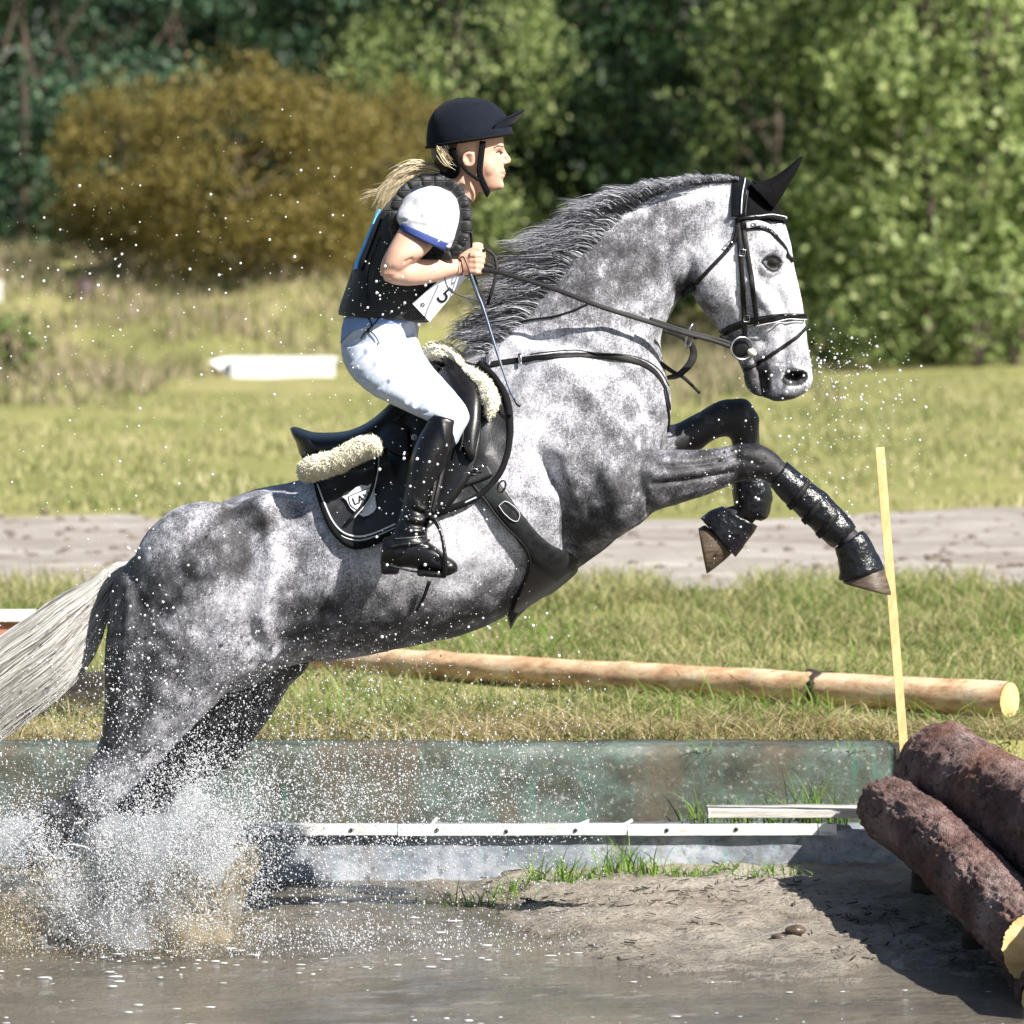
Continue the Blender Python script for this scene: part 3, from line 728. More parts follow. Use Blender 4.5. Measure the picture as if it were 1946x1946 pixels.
M['trunk'] = pm("tree bark", (.10, .075, .055), (.045, .035, .028), 9, .95, .7, 30, .02, stretch=(1, 1, .3))
def leaves(c, s, seed):
    r = np.random.default_rng(seed); n = len(c)
    q = r.normal(size=(n, 3)); q /= np.linalg.norm(q, axis=1)[:, None]
    t = np.cross(q, r.normal(size=(n, 3))); t /= np.linalg.norm(t, axis=1)[:, None]; u = np.cross(q, t)
    sz = s * r.uniform(.6, 1.3, n)[:, None]
    V = np.stack([c - t * sz * .5, c + u * sz * .32, c + t * sz * .5, c - u * sz * .32], 1).reshape(-1, 3)
    return V, [np.arange(n * 4).reshape(-1, 4)]
def crown(H, R, zlow, ncl, per, s, seed, droop=0.0, shape=1.0, skirt=0):
    r = np.random.default_rng(seed); C = []
    zc = (H + zlow) / 2; rz = (H - zlow) / 2
    d = r.normal(size=(ncl, 3)); d /= np.linalg.norm(d, axis=1)[:, None]
    rad = r.uniform(.45, 1.0, ncl) ** .6
    cc = d * rad[:, None] * np.array([R, R, rz]); cc *= (1 + .35 * (fbm(d * 2.2 + 5, 2, seed) - .5))[:, None]
    cc[:, :2] *= (1 - shape * .35 * np.clip(cc[:, 2:3] / rz, -1, 1)); cc[:, 2] += zc
    for k in range(ncl):
        n = int(per * r.uniform(.6, 1.4)); sg = R * r.uniform(.06, .14)
        p = cc[k] + r.normal(size=(n, 3)) * np.array([sg, sg, sg * (.7 + droop)])
        C.append(p)
    if skirt:
        k = int(skirt); a = r.uniform(0, 2 * math.pi, k); rr_ = R * r.uniform(.25, .95, k)
        for q in range(k):
            sg = R * .11; n = int(per * .8)
            C.append(np.array([rr_[q] * math.cos(a[q]), rr_[q] * math.sin(a[q]), r.uniform(.1, min(1.5, H * .3))]) + r.normal(size=(n, 3)) * np.array([sg, sg, sg * 1.3]))
    C = np.concatenate(C); C = C[C[:, 2] > .05]
    return leaves(C, s, seed + 1), cc
def trunk_mesh(H, cc, seed, r0=.16):
    r = np.random.default_rng(seed); parts = []
    top = np.array([r.normal(0, .2), r.normal(0, .2), H * .85])
    main = np.array([(0, 0, -.15), (.05, .02, H * .25), (-.04, .03, H * .5), tuple(top)])
    mp_ = catmull(main, 6); parts.append(tube(mp_, [r0, r0 * .7, r0 * .45, r0 * .15], 9, up=(0, 1, 0)))
    for k in r.choice(len(cc), min(12, len(cc)), replace=False):
        j = int(len(mp_) * r.uniform(.25, .8)); a = mp_[j]; m_ = (a + cc[k]) / 2 + np.array([0, 0, -.15])
        parts.append(tube(catmull([a, m_, cc[k]], 4), [r0 * .35, r0 * .2, r0 * .06], 6, up=(.1, 1, 0)))
    return parts
TREES = {}
def tree_var(key, mat, *a, **k):
    (lv, lf), cc = crown(*a, **k)
    TREES[key] = (mesh_np("crown", lv, lf), cc, a[0], mat)
    TREES[key][0].materials.append(mat)
    tm = mesh_np("trunk", *join(trunk_mesh(a[0], cc, a[6] + 9, .07 if a[0] < 4 else .10))); shade(tm); tm.materials.append(M['trunk'])
    TREES[key] = (TREES[key][0], tm)
tree_var('dark', M['leaf_dark'], 8.5, 2.9, .3, 90, 130, .15, 1, skirt=14)
tree_var('pine', M['leaf_pine'], 9.0, 2.6, .2, 80, 150, .13, 2, skirt=14)
tree_var('dark2', M['leaf_dark'], 8.0, 3.3, .5, 100, 120, .16, 3, skirt=10)
tree_var('light', M['leaf_light'], 8.0, 2.3, .3, 110, 110, .13, 4, droop=.6, skirt=30)
tree_var('light2', M['leaf_light'], 7.0, 1.8, .2, 80, 100, .12, 5, droop=.6, skirt=30)
tree_var('gold', M['leaf_gold'], 3.1, 1.75, .05, 150, 130, .075, 6, shape=.2, skirt=40)
tree_var('shrub', M['leaf_light'], 1.1, .42, .02, 20, 60, .07, 8)
def plant(kind, name, px, d, sc, label, cat, group, dz=0.0, rz=0.0, sx=1.0):
    y = d - D0; x = wx_at(px, d); z = float(ground_h(np.array([x]), np.array([y]))[0])
    t = thing(name, (x, y, z + dz), label, cat, group)
    for nm, me in zip(("crown", "trunk"), TREES[kind]):
        o = bpy.data.objects.new(nm, me); COL.objects.link(o); o.parent = t
    t.rotation_euler = (0, 0, rz); t.scale = (sc * sx, sc * sx, sc); return t
plant('gold', "autumn_bush", 470, 61, .86, "broad golden brown autumn bush behind the rider's back, left of the helmet", "bush", "bushes at the wood's edge", rz=.4, sx=1.14)
plant('gold', "autumn_bush", 715, 63, .82, "paler autumn bush just behind the rider's helmet", "bush", "bushes at the wood's edge", rz=2.4, sx=.86)
plant('gold', "autumn_bush", 225, 62.5, .74, "smaller golden bush at the left end of the broad autumn bush", "bush", "bushes at the wood's edge", rz=1.4, sx=.8)
G = "trees of the wood behind the meadow"
for kind, px, d, sc, rz, lab in (
    ('pine', 40, 69, 1.0, .3, "blue green pine at the far left edge of the wood"),
    ('pine', 330, 74, 1.0, 1.9, "dark pine rising behind the broad golden bush"),
    ('dark', 620, 77, 1.05, 2.2, "dense green tree behind the golden bush, left of the helmet"),
    ('pine', 960, 74, 1.0, 4.0, "blue green tree straight behind the rider's helmet"),
    ('dark', 1150, 71, .95, 5.0, "mid green tree above the grey horse's mane"),
    ('dark2', 1400, 70, 1.0, 1.2, "dark leafy tree behind the horse's ears"),
    ('light', 860, 68, .72, .5, "yellowish green tree between the golden bush and the helmet"),
    ('light', 1680, 58, .92, .5, "bright green drooping tree in front of the wood right of the horse's face"),
    ('dark2', 1480, 62, .80, 1.5, "dark loose tree directly behind the horse's muzzle"),
    ('light2', 1870, 56.5, 1.05, 2.5, "yellow green birch like tree at the right edge"),
    ('light2', 1760, 55.5, .92, .3, "bright feathery young tree standing foremost right of the horse's face"),
    ('light', 1960, 66, 1.0, 3.5, "tall pale green tree behind the birch at the right edge"),
    ('dark2', 1290, 79, 1.1, 3.1, "shadowy tree deep in the wood above the horse's neck"),
    ('dark2', 1760, 74, 1.0, .9, "dark tree deep in the wood at the upper right"),
    ('dark2', 180, 84, 1.15, 3.9, "shadowy tree deep in the wood at the upper left"),
    ('pine', 800, 86, 1.2, 5.6, "dark tree deep in the wood above the autumn bushes"),
    ('dark', 1560, 86, 1.2, 4.4, "dark tree deep in the wood behind the bright drooping one"),
    ('dark', 480, 92, 1.25, .1, "farthest dark tree behind the pines on the left"),
    ('dark2', 1050, 94, 1.3, 2.0, "farthest dark tree in the middle of the wood"),
    ('pine', -160, 76, 1.1, 2.0, "pine just beyond the left edge of the view"),
    ('dark', 2120, 72, 1.1, 2.0, "dark tree just beyond the right edge of the view")):
    plant(kind, "tree", px, d, sc, lab, "tree", G, rz=rz)
plant('shrub', "shrub", 1855, 54, 1.0, "small bright shrub at the foot of the birch on the right", "shrub", "low shrubs", rz=0)
plant('shrub', "shrub", 1930, 55, 1.1, "taller bright shrub at the right edge of the meadow", "shrub", "low shrubs", rz=2)
plant('shrub', "shrub", 20, 50, .7, "small weedy shrub at the left edge of the mound", "shrub", "low shrubs", rz=2)
# far wood closing the background, its deep shade put into the leaf colour
r = np.random.default_rng(99); n = 120000
c = np.stack([r.uniform(-60, 60, n), r.uniform(84, 92, n), .3 + r.uniform(0, 1, n) * 12], 1)
c = c[fbm(c * .6, 3, 4) > .42]
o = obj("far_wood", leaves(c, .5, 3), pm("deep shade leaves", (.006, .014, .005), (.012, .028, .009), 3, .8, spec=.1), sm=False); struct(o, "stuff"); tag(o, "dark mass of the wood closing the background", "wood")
# ------------------------------------------------------------------ HORSE
YN, YF = -.13, .13
trunk_s = [(246, 1078, 222, 1170, .09, 0), (296, 1034, 210, 1290, .19, 0), (375, 977, 330, 1310, .25, 0), (471, 933, 440, 1292, .275, 0),
           (560, 915, 565, 1264, .285, 0), (640, 885, 680, 1248, .30, 0), (706, 850, 800, 1224, .315, 0), (770, 800, 900, 1199, .315, 0),
           (822, 742, 1000, 1150, .30, 0), (866, 684, 1095, 1082, .28, 0, -.15), (905, 645, 1180, 1015, .26, 0, -.25), (940, 616, 1250, 900, .235, 0, -.35),
           (975, 574, 1277, 775, .19, 0, -.3), (1018, 520, 1261, 690, .15, 0, -.2), (1072, 462, 1258, 638, .118, 0, 0), (1148, 405, 1272, 602, .10, 0, 0),
           (1235, 370, 1290, 568, .092, 0, 0), (1320, 350, 1312, 552, .086, 0, 0), (1392, 338, 1352, 520, .075, 0, 0), (1425, 352, 1400, 470, .05, 0, 0)]
head_s = [(1408, 338, 1372, 378, .045, 0), (1452, 366, 1343, 430, .078, 0), (1486, 415, 1318, 480, .094, 0), (1502, 462, 1308, 530, .104, 0),
          (1508, 500, 1320, 571, .102, 0), (1517, 545, 1346, 606, .088, 0), (1526, 590, 1373, 638, .072, 0), (1534, 630, 1395, 668, .062, 0),
          (1539, 668, 1418, 694, .056, 0), (1544, 700, 1446, 708, .056, 0), (1546, 726, 1452, 734, .055, 0), (1536, 744, 1457, 756, .045, 0), (1512, 757, 1474, 765, .026, 0)]
lip_s = [(1452, 680, 1392, 668, .046, 0), (1452, 705, 1408, 700, .042, 0), (1452, 728, 1412, 724, .040, 0), (1452, 745, 1418, 741, .034, 0), (1452, 757, 1436, 754, .018, 0)]
hindN = [(545, 1090, 235, 1100, .13, -.10), (560, 1180, 204, 1190, .15, -.12), (520, 1252, 199, 1275, .145, -.13), (452, 1299, 197, 1340, .12, -.14),
         (399, 1350, 193, 1395, .10, -.14), (344, 1404, 176, 1436, .08, -.14), (300, 1454, 152, 1474, .068, -.14), (254, 1500, 126, 1507, .055, -.14),
         (205, 1548, 84, 1541, .050, -.14), (160, 1578, 68, 1583, .044, -.14), (124, 1606, 55, 1612, .034, -.14), (97, 1650, 35, 1650, .031, -.14),
         (75, 1700, 12, 1700, .038, -.14), (62, 1735, 0, 1735, .036, -.14), (60, 1765, -18, 1765, .045, -.14), (62, 1790, -28, 1790, .05, -.14)]
hindF = [(600, 1150, 300, 1150, .14, .10), (590, 1262, 300, 1250, .13, .12), (556, 1300, 320, 1330, .11, .13), (520, 1357, 300, 1400, .09, .14),
         (477, 1412, 280, 1460, .075, .14), (425, 1466, 240, 1510, .065, .14), (350, 1520, 200, 1556, .055, .14), (285, 1580, 165, 1594, .05, .14),
         (235, 1640, 150, 1640, .036, .14), (212, 1700, 140, 1700, .034, .14), (200, 1745, 125, 1745, .04, .14), (195, 1790, 105, 1790, .05, .14)]
foreN = [(1090, 770, 1080, 990, .10, -.12), (1170, 800, 1155, 1030, .115, -.15), (1232, 849, 1232, 978, .088, -.165), (1290, 854, 1303, 955, .074, -.165),
         (1345, 853, 1354, 936, .060, -.16), (1395, 846, 1398, 917, .053, -.16), (1430, 841, 1424, 911, .051, -.16), (1466, 853, 1443, 911, .049, -.16),
         (1492, 879, 1462, 918, .042, -.16), (1518, 904, 1490, 944, .034, -.16), (1548, 935, 1520, 974, .030, -.16), (1585, 968, 1555, 1005, .031, -.16),
         (1612, 992, 1585, 1030, .038, -.16), (1636, 1016, 1598, 1048, .036, -.16), (1655, 1042, 1610, 1072, .036, -.16), (1668, 1062, 1612, 1088, .038, -.16)]
foreF = [(1190, 800, 1190, 930, .09, .12), (1272, 808, 1277, 872, .07, .15), (1322, 786, 1327, 858, .062, .16), (1358, 764, 1352, 838, .056, .16),
         (1392, 757, 1376, 830, .053, .16), (1426, 778, 1388, 832, .050, .16), (1441, 806, 1391, 848, .046, .16), (1445, 840, 1394, 880, .040, .16),
         (1448, 890, 1400, 920, .032, .16), (1456, 940, 1404, 950, .036, .16), (1456, 970, 1396, 960, .038, .16), (1436, 990, 1378, 965, .036, .16),
         (1416, 1016, 1358, 980, .036, .16), (1400, 1036, 1345, 994, .036, .16)]
def blob(px, py, y, rx, ry, rz, rot=0): return ellipsoid(P(px, py, y), (rx, ry, rz), rot, 16)
parts = [loft(trunk_s, 40, 5), loft(head_s, 32, 5, egg=.12), loft(lip_s, 20, 4), loft(hindN, 28), loft(hindF, 28), loft(foreN, 28), loft(foreF, 28)]
parts += [
    blob(1372, 522, -.062, .085, .042, .105, .35), blob(1372, 522, .062, .085, .042, .105, .35),      # cheeks
    blob(1468, 488, -.088, .038, .022, .032), blob(1468, 488, .088, .038, .022, .032),            # eye sockets
    blob(1512, 712, -.046, .038, .022, .036, -.2), blob(1512, 712, .046, .038, .022, .036, -.2),    # nostrils
    blob(1090, 860, -.165, .15, .095, .21, -.5), blob(1090, 860, .165, .15, .095, .21, -.5),       # shoulder and triceps
    blob(1165, 930, -.17, .13, .09, .12, .2), blob(1165, 930, .17, .12, .08, .11, .2),
    blob(1035, 790, -.165, .13, .08, .22, -.55), blob(1035, 790, .165, .13, .08, .22, -.55),
    blob(1210, 780, -.085, .09, .1, .13), blob(1210, 780, .085, .09, .1, .13),                # breast
    blob(400, 1110, -.17, .22, .12, .23, .3), blob(400, 1110, .17, .22, .12, .23, .3),           # haunch
    blob(490, 985, -.155, .12, .08, .06, .4), blob(490, 985, .155, .12, .08, .06, .4),
    blob(300, 1210, -.14, .14, .10, .24, .12), blob(300, 1210, .14, .14, .10, .24, .12),
    blob(478, 1200, -.15, .10, .085, .10, -.6),
    blob(1436, 866, -.16, .040, .056, .036), blob(1418, 896, -.16, .030, .050, .030), blob(1466, 880, -.16, .028, .046, .028), blob(1408, 778, .16, .036, .054, .034), blob(1426, 800, .16, .030, .05, .034), blob(98, 1545, -.14, .03, .045, .04),
]
hm = remesh(parts, .0072, 7, "body")
ops = [
    ([(500, 960), (520, 1060), (500, 1170), (515, 1230)], 20, .012), ([(552, 960), (566, 1050), (562, 1160)], 30, -.009),
    ([(583, 1222), (540, 1238), (507, 1254)], 10, .012), ([(610, 1235), (570, 1262), (530, 1275)], 12, -.012),
    ([(430, 960), (455, 1030), (440, 1100), (400, 1180), (330, 1300)], 20, -.010), ([(350, 1100), (290, 1200), (262, 1330)], 18, -.010),
    ([(250, 1120), (240, 1240), (225, 1400)], 12, .008), ([(330, 1400), (250, 1470), (180, 1520)], 12, -.010), ([(300, 1430), (215, 1470)], 8, -.006),
    ([(1045, 880), (1075, 960), (1090, 1050)], 18, -.040), ([(1020, 860), (1050, 920)], 16, -.015),
    ([(960, 640), (1060, 690), (1150, 780), (1200, 850)], 20, .010), ([(1010, 640), (1100, 660), (1200, 720), (1235, 790)], 15, -.014),
    ([(930, 700), (960, 800), (985, 900)], 24, -.008), ([(1225, 850), (1215, 905), (1240, 975)], 10, -.010),
    ([(1180, 830), (1160, 900), (1190, 990)], 22, .010),
    ([(1250, 885), (1330, 882), (1400, 868)], 4.5, -.009), ([(1240, 902), (1300, 900), (1395, 884)], 7, .008), ([(1240, 920), (1320, 910), (1390, 895)], 4.5, -.009), ([(1412, 872), (1445, 884)], 4, -.005), ([(1400, 850), (1405, 905)], 6, -.004),
    ([(1414, 862), (1440, 885)], 14, .004),
    ([(1290, 560), (1265, 500), (1290, 430), (1345, 395)], 12, -.010), ([(1100, 600), (1180, 560), (1240, 510), (1290, 440)], 18, -.007), ([(1130, 640), (1200, 600), (1260, 560)], 14, .006),
    ([(1305, 480), (1318, 545), (1345, 600)], 8, -.006), ([(1318, 468), (1345, 440), (1375, 420)], 8, -.010),
    ([(1425, 535), (1450, 570), (1470, 600), (1480, 620)], 8, .008), ([(1440, 530), (1480, 560), (1500, 600)], 10, -.008), ([(1405, 560), (1425, 610), (1450, 650)], 11, -.008),
    ([(1447, 478), (1468, 470), (1490, 480)], 5, .008), ([(1450, 488), (1470, 482), (1484, 492)], 3.5, -.003), ([(1446, 505), (1465, 518), (1484, 510)], 4.5, .005), ([(1440, 516), (1462, 530), (1484, 524)], 4, -.004),
    ([(1420, 440), (1440, 420), (1470, 430)], 12, -.010), ([(1495, 530), (1510, 620), (1515, 680)], 9, .004), ([(1480, 540), (1490, 620), (1490, 690)], 10, -.007),
    ([(1500, 714), (1512, 722), (1524, 718)], 9.5, -.050), ([(1496, 730), (1490, 710), (1510, 698), (1532, 706)], 4.5, .007),
    ([(1440, 690), (1450, 715), (1455, 757)], 4, -.020), ([(1412, 690), (1430, 684), (1446, 690)], 6, -.005), ([(1462, 700), (1466, 740)], 6, .004),
    ([(640, 1180), (760, 1180), (880, 1150), (960, 1080)], 26, .006), ([(620, 1150), (760, 1140), (900, 1090)], 26, -.006),
]
sculpt(hm, ops, -1)
sculpt(hm, [o for o in ops if o[0][0][0] > 1285 and o[0][0][1] < 760], 1)
v = verts_of(hm); n = normals_of(hm)
v += n * (.0022 * (fbm(v * 40, 3, 3) - .5) + .010 * (fbm(v * 9, 3, 31) - .5))[:, None]; set_verts(hm, v)
q = proj(v)
# coat pattern: where the grey is dark (dappled quarters, neck, legs, muzzle) and where it is nearly white, with body shade and light painted in
def patch_(q, blobs):
    s = np.zeros(len(q))
    for cx, cy, rx, ry, a, rot in blobs:
        dx, dy = q[:, 0] - cx, q[:, 1] - cy; c, sn = math.cos(rot), math.sin(rot)
        s += a * np.exp(-((dx * c + dy * sn) / rx) ** 2 - ((-dx * sn + dy * c) / ry) ** 2)
    return s
blobs = [(430, 1020, 62, 30, .62, -.7), (385, 1075, 90, 34, .50, -.6), (470, 985, 30, 24, .3, 0), (455, 1070, 26, 26, .35, 0), (300, 1120, 80, 30, .35, -.5), (240, 1200, 50, 130, .60, .1), (240, 1350, 54, 100, .60, .1), (320, 1250, 90, 60, .30, 0),  # dapples, plus painted shade down the rear of the thigh
         (480, 1015, 40, 60, .22, 0), (560, 1120, 60, 110, .10, 0), (660, 1190, 140, 44, .50, .05), (820, 1190, 120, 36, .50, -.1), (940, 1140, 60, 34, .2, -.5),  # belly blobs paint the shade of the underside into the coat
         (500, 1120, 26, 120, -.30, -.08), (440, 1160, 44, 50, -.18, 0), (560, 950, 80, 24, -.15, -.1), (880, 1040, 110, 70, -.28, -.2), (700, 1090, 60, 40, -.10, 0),  # first blob paints the sunlit stripe down the thigh
         (1180, 500, 90, 90, .26, .4), (1090, 560, 60, 50, .2, 0), (1290, 420, 60, 40, .10, 0), (1300, 365, 120, 16, -.35, -.1), (1180, 410, 60, 20, -.25, -.5), (1020, 660, 120, 34, -.22, .1),
         (1170, 800, 60, 60, .12, 0), (1010, 800, 50, 110, -.20, 0), (1230, 900, 60, 60, .26, 0), (1330, 890, 90, 50, .34, -.1), (1190, 970, 60, 50, .25, 0), (1110, 1010, 40, 90, .50, 0),
         (1380, 520, 60, 90, -.26, 0), (1500, 570, 40, 120, -.32, .15), (1450, 560, 30, 80, -.05, .1), (1330, 585, 26, 50, .28, .8), (1432, 735, 26, 34, .55, 0), (1480, 760, 32, 9, .5, 0), (1455, 725, 5, 36, .5, -.05), (1420, 700, 20, 14, .3, 0), (1400, 640, 22, 16, .25, 0), (1467, 498, 18, 10, .55, .1), (1305, 548, 16, 30, .4, .5),
         (340, 1400, 60, 60, -.12, 0), (230, 1480, 40, 30, -.10, 0), (120, 1550, 60, 50, .45, 0), (90, 1620, 60, 60, .6, 0)]
qw = q + 46 * (np.stack([fbm(v * 9, 3, 91), fbm(v * 9, 3, 92)], 1) - .5)
coat = .42 + patch_(qw, [b_ for b_ in blobs if b_[0] < 1280]) * (.7 + .5 * fbm(v * 12, 3, 93)) + patch_(q, [b_ for b_ in blobs if b_[0] >= 1280])
coat = np.minimum(coat, .74)
ns = ((q[:, 0] - 1511) / 23) ** 2 + ((q[:, 1] - 719 + .15 * (q[:, 0] - 1511)) / 13.5) ** 2; coat = coat + 1.3 * (1 - ss(ns, .75, 1.25))
coat -= .25 * np.exp(-((ns - 1.7) / .5) ** 2) * (q[:, 0] > 1470)
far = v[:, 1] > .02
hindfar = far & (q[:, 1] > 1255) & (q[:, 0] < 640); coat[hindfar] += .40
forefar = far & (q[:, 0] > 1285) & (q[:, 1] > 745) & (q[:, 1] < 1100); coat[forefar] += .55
near_low = (v[:, 1] < 0) & (q[:, 0] > 1370) & (q[:, 1] > 770); coat[near_low] = np.maximum(coat[near_low], .45 + .85 * ss(q[near_low, 0], 1375, 1420))
coat += .10 * (fbm(v * 14, 3, 55) - .5)
wetv = ss(q[:, 1], 1150, 1350) * .9 + ((q[:, 0] > 1240) & (q[:, 1] > 760)) * .8
for nm, arr in (("coat", coat), ("wet", np.clip(wetv, 0, 1))):
    at = hm.attributes.new(nm, 'FLOAT', 'POINT'); at.data.foreach_set("value", arr.astype(np.float32))
HORSE = thing("horse", P(230, 1790), "dapple grey horse leaping out of the water with forelegs tucked and ears forward", "horse")
obj("body", hm, M['coat'], HORSE)
HB = bvh(hm)
def hit(px, py, far_=False, bv=None, dflt=None):
    """point of the horse under photo pixel (near side), or the mirrored point of the far side"""
    bv = bv or HB
    o = Vector((0, -D0, CZ)); d = (Vector(P(px, py, 0)) - o).normalized()
    h, nn, _, _ = bv.ray_cast(o, d, 20)
    if h is None: return None
    if nn.dot(d) > 0: nn = -nn
    if not far_: return np.array(h), np.array(nn)
    h2, n2, _, _ = bv.ray_cast(Vector((h.x, 5, h.z)), Vector((0, -1, 0)), 6)
    if h2 and n2.y < 0: n2 = -n2
    return (np.array(h2), np.array(n2)) if h2 else (np.array(h) * np.array([1, -1, 1]), np.array(nn) * np.array([1, -1, 1]))
def drape(pts, n, off, far_=False, bv=None, ydef=0.0, smoothn=4):
    pts = curve(pts, n); R = [hit(a, b, far_, bv) for a, b in pts]
    ok = [i for i, r_ in enumerate(R) if r_ is not None]
    Pt = np.zeros((n, 3)); Nn = np.zeros((n, 3))
    ys_ = np.interp(range(n), ok, [R[i][0][1] for i in ok]) if ok else np.full(n, ydef)
    for i in range(n):
        if R[i] is not None: Pt[i], Nn[i] = R[i]
        else: Pt[i] = P(pts[i][0], pts[i][1], ys_[i]); Nn[i] = (0, 1 if far_ else -1, 0)
    for _ in range(smoothn):
        Nn[1:-1] = (Nn[:-2] + 2 * Nn[1:-1] + Nn[2:]) / 4; Pt[1:-1, 1] = (Pt[:-2, 1] + 2 * Pt[1:-1, 1] + Pt[2:, 1]) / 4
    Nn /= np.linalg.norm(Nn, axis=1)[:, None]
    return Pt + Nn * off, Nn
def strap(pts, w, t=.004, off=.003, n=40, both=False, bv=None, sm_=4):
    out = []
    for f in ((False, True) if both else (False,)):
        p, nn = drape(pts, n, off, f, bv, smoothn=sm_); out.append(ribbon(p, nn, w, t))
    return out
def patch(cA, cB, nu, nv, off, th, far_=False, bv=None, sm_=3, bulge=0.0):
    """sheet between two photo curves laid over the horse, with thickness"""
    A_ = curve(cA, nu); B_ = curve(cB, nu); O = np.zeros((nu, nv, 3)); N_ = np.zeros((nu, nv, 3)); K = np.zeros((nu, nv), bool)
    for i in range(nu):
        for j in range(nv):
            t = j / (nv - 1); a, b_ = A_[i] * (1 - t) + B_[i] * t; h = hit(a, b_, far_, bv)
            if h: O[i, j], N_[i, j] = h; K[i, j] = True
            else: O[i, j] = P(a, b_, 0); N_[i, j] = (0, 1 if far_ else -1, 0)
    ym = O[K][:, 1].mean() if K.any() else 0
    for i in range(nu):
        for j in range(nv):
            if not K[i, j]:
                kk = np.argwhere(K); d = np.abs(kk - [i, j]).sum(1); c = kk[d.argmin()]
                a, b_ = A_[i] * (1 - j / (nv - 1)) + B_[i] * j / (nv - 1); O[i, j] = P(a, b_, O[c[0], c[1], 1] * .92)
    for _ in range(sm_):
        for arr in (O[:, :, 1:2], N_):
            arr[1:-1] = (arr[:-2] + 2 * arr[1:-1] + arr[2:]) / 4; arr[:, 1:-1] = (arr[:, :-2] + 2 * arr[:, 1:-1] + arr[:, 2:]) / 4
    N_ /= np.linalg.norm(N_, axis=2)[:, :, None]
    if bulge:
        uu = np.sin(np.linspace(0, math.pi, nu))[:, None] * np.sin(np.linspace(0, math.pi, nv))[None]; O = O + N_ * (bulge * uu ** .6)[:, :, None]
    top = (O + N_ * (off + th)).reshape(-1, 3); bot = (O + N_ * off).reshape(-1, 3); L = nu * nv
    i = np.arange(nu - 1)[:, None] * nv; k = np.arange(nv - 1)[None]
    Q = np.stack([i + k, i + nv + k, i + nv + k + 1, i + k + 1], -1).reshape(-1, 4)
    per = list(range(nv)) + [r_ * nv + nv - 1 for r_ in range(1, nu)] + [(nu - 1) * nv + j for j in range(nv - 2, -1, -1)] + [r_ * nv for r_ in range(nu - 2, 0, -1)]
    S = np.array([(per[a], per[(a + 1) % len(per)], per[(a + 1) % len(per)] + L, per[a] + L) for a in range(len(per))])
    return np.vstack([top, bot]), [Q, Q[:, ::-1] + L, S]
def decal(poly_px, off, bv, name, mat, parent, n=None):
    pass

# hooves
obj("hoof", loft([(1670, 1058, 1610, 1090, .040, -.16), (1682, 1088, 1606, 1098, .046, -.16), (1693, 1124, 1602, 1104, .052, -.16), (1693, 1131, 1602, 1108, .050, -.16)], 24, 3), M['horn'], HORSE)
obj("hoof", loft([(1396, 1046, 1340, 998, .040, .16), (1378, 1064, 1334, 1000, .046, .16), (1350, 1086, 1330, 1003, .050, .16), (1343, 1090, 1327, 1004, .048, .16)], 24, 3), M['horn'], HORSE)
# leg boots
def boot_(secs, name, seed, mat='boot_shiny', straps=()):
    v, f = loft(secs, 30, 6, 2.0, 0)
    c = v.mean(0); n_ = fbm(v * 60, 3, seed) - .5; n2 = fbm(v * 16, 2, seed + 1) - .5
    v = v + (v - c) / np.linalg.norm(v - c, axis=1)[:, None] * (n_ * .006 + n2 * .010)[:, None]
    o = obj(name, (v, f), M[mat], HORSE)
    for a, b_, y0, hw in straps:
        s_ = [(a[0], a[1], b_[0], b_[1], hw, y0), (a[0] + (8 if seed < 5 else 0), a[1] + 9, b_[0] + (8 if seed < 5 else 0), b_[1] + 9, hw, y0)]
        obj("boot_strap", loft(s_, 26, 2), M['strap'], o)
    return o
boot_([(1496, 878, 1462, 922, .047, -.16), (1524, 900, 1486, 950, .050, -.16), (1558, 930, 1518, 982, .047, -.16), (1594, 962, 1550, 1012, .045, -.16), (1616, 986, 1574, 1034, .046, -.16), (1626, 1000, 1584, 1040, .038, -.16)], "leg_boot", 1,
      straps=(((1534, 907), (1494, 961), -.16, .053), ((1564, 935), (1522, 989), -.16, .050), ((1592, 960), (1549, 1015), -.16, .048)))
boot_([(1640, 1008, 1588, 1042, .044, -.16), (1656, 1028, 1592, 1062, .050, -.16), (1668, 1052, 1594, 1086, .053, -.16), (1680, 1078, 1594, 1102, .055, -.16), (1676, 1082, 1608, 1104, .05, -.16)], "overreach_boot", 2)
boot_([(1450, 880, 1390, 890, .046, .16), (1462, 915, 1392, 925, .050, .16), (1468, 945, 1394, 960, .052, .16), (1460, 980, 1390, 972, .046, .16), (1446, 990, 1386, 974, .04, .16)], "leg_boot", 11)
boot_([(1440, 1000, 1372, 962, .046, .16), (1424, 1024, 1348, 972, .050, .16), (1402, 1052, 1332, 984, .054, .16), (1396, 1056, 1336, 990, .05, .16)], "overreach_boot", 12)
# eyes
for s in (-1, 1):
    yy = hit(1468, 497)[0][1]
    e = obj("eye", ellipsoid(np.array(P(1468, 498, yy + .010)) * np.array([1, -s, 1]), (.0185, .0130, .0140), -.15, 18), M['eye'], HORSE)
p, nn = drape([(1451, 495), (1459, 488), (1470, 485), (1480, 489), (1485, 498)], 20, .004); obj("eyelid", tube(p, [.002, .0050, .002], 8), pm("grey eyelid", (.05, .048, .05), (.12, .12, .13), 90, .9, .3, 300, .001, spec=.15), HORSE)
p, nn = drape([(1450, 497), (1458, 508), (1470, 512), (1480, 509), (1485, 500)], 20, .003); obj("eyelid", tube(p, [.0015, .0032, .0015], 8), bpy.data.materials["grey eyelid"], HORSE)

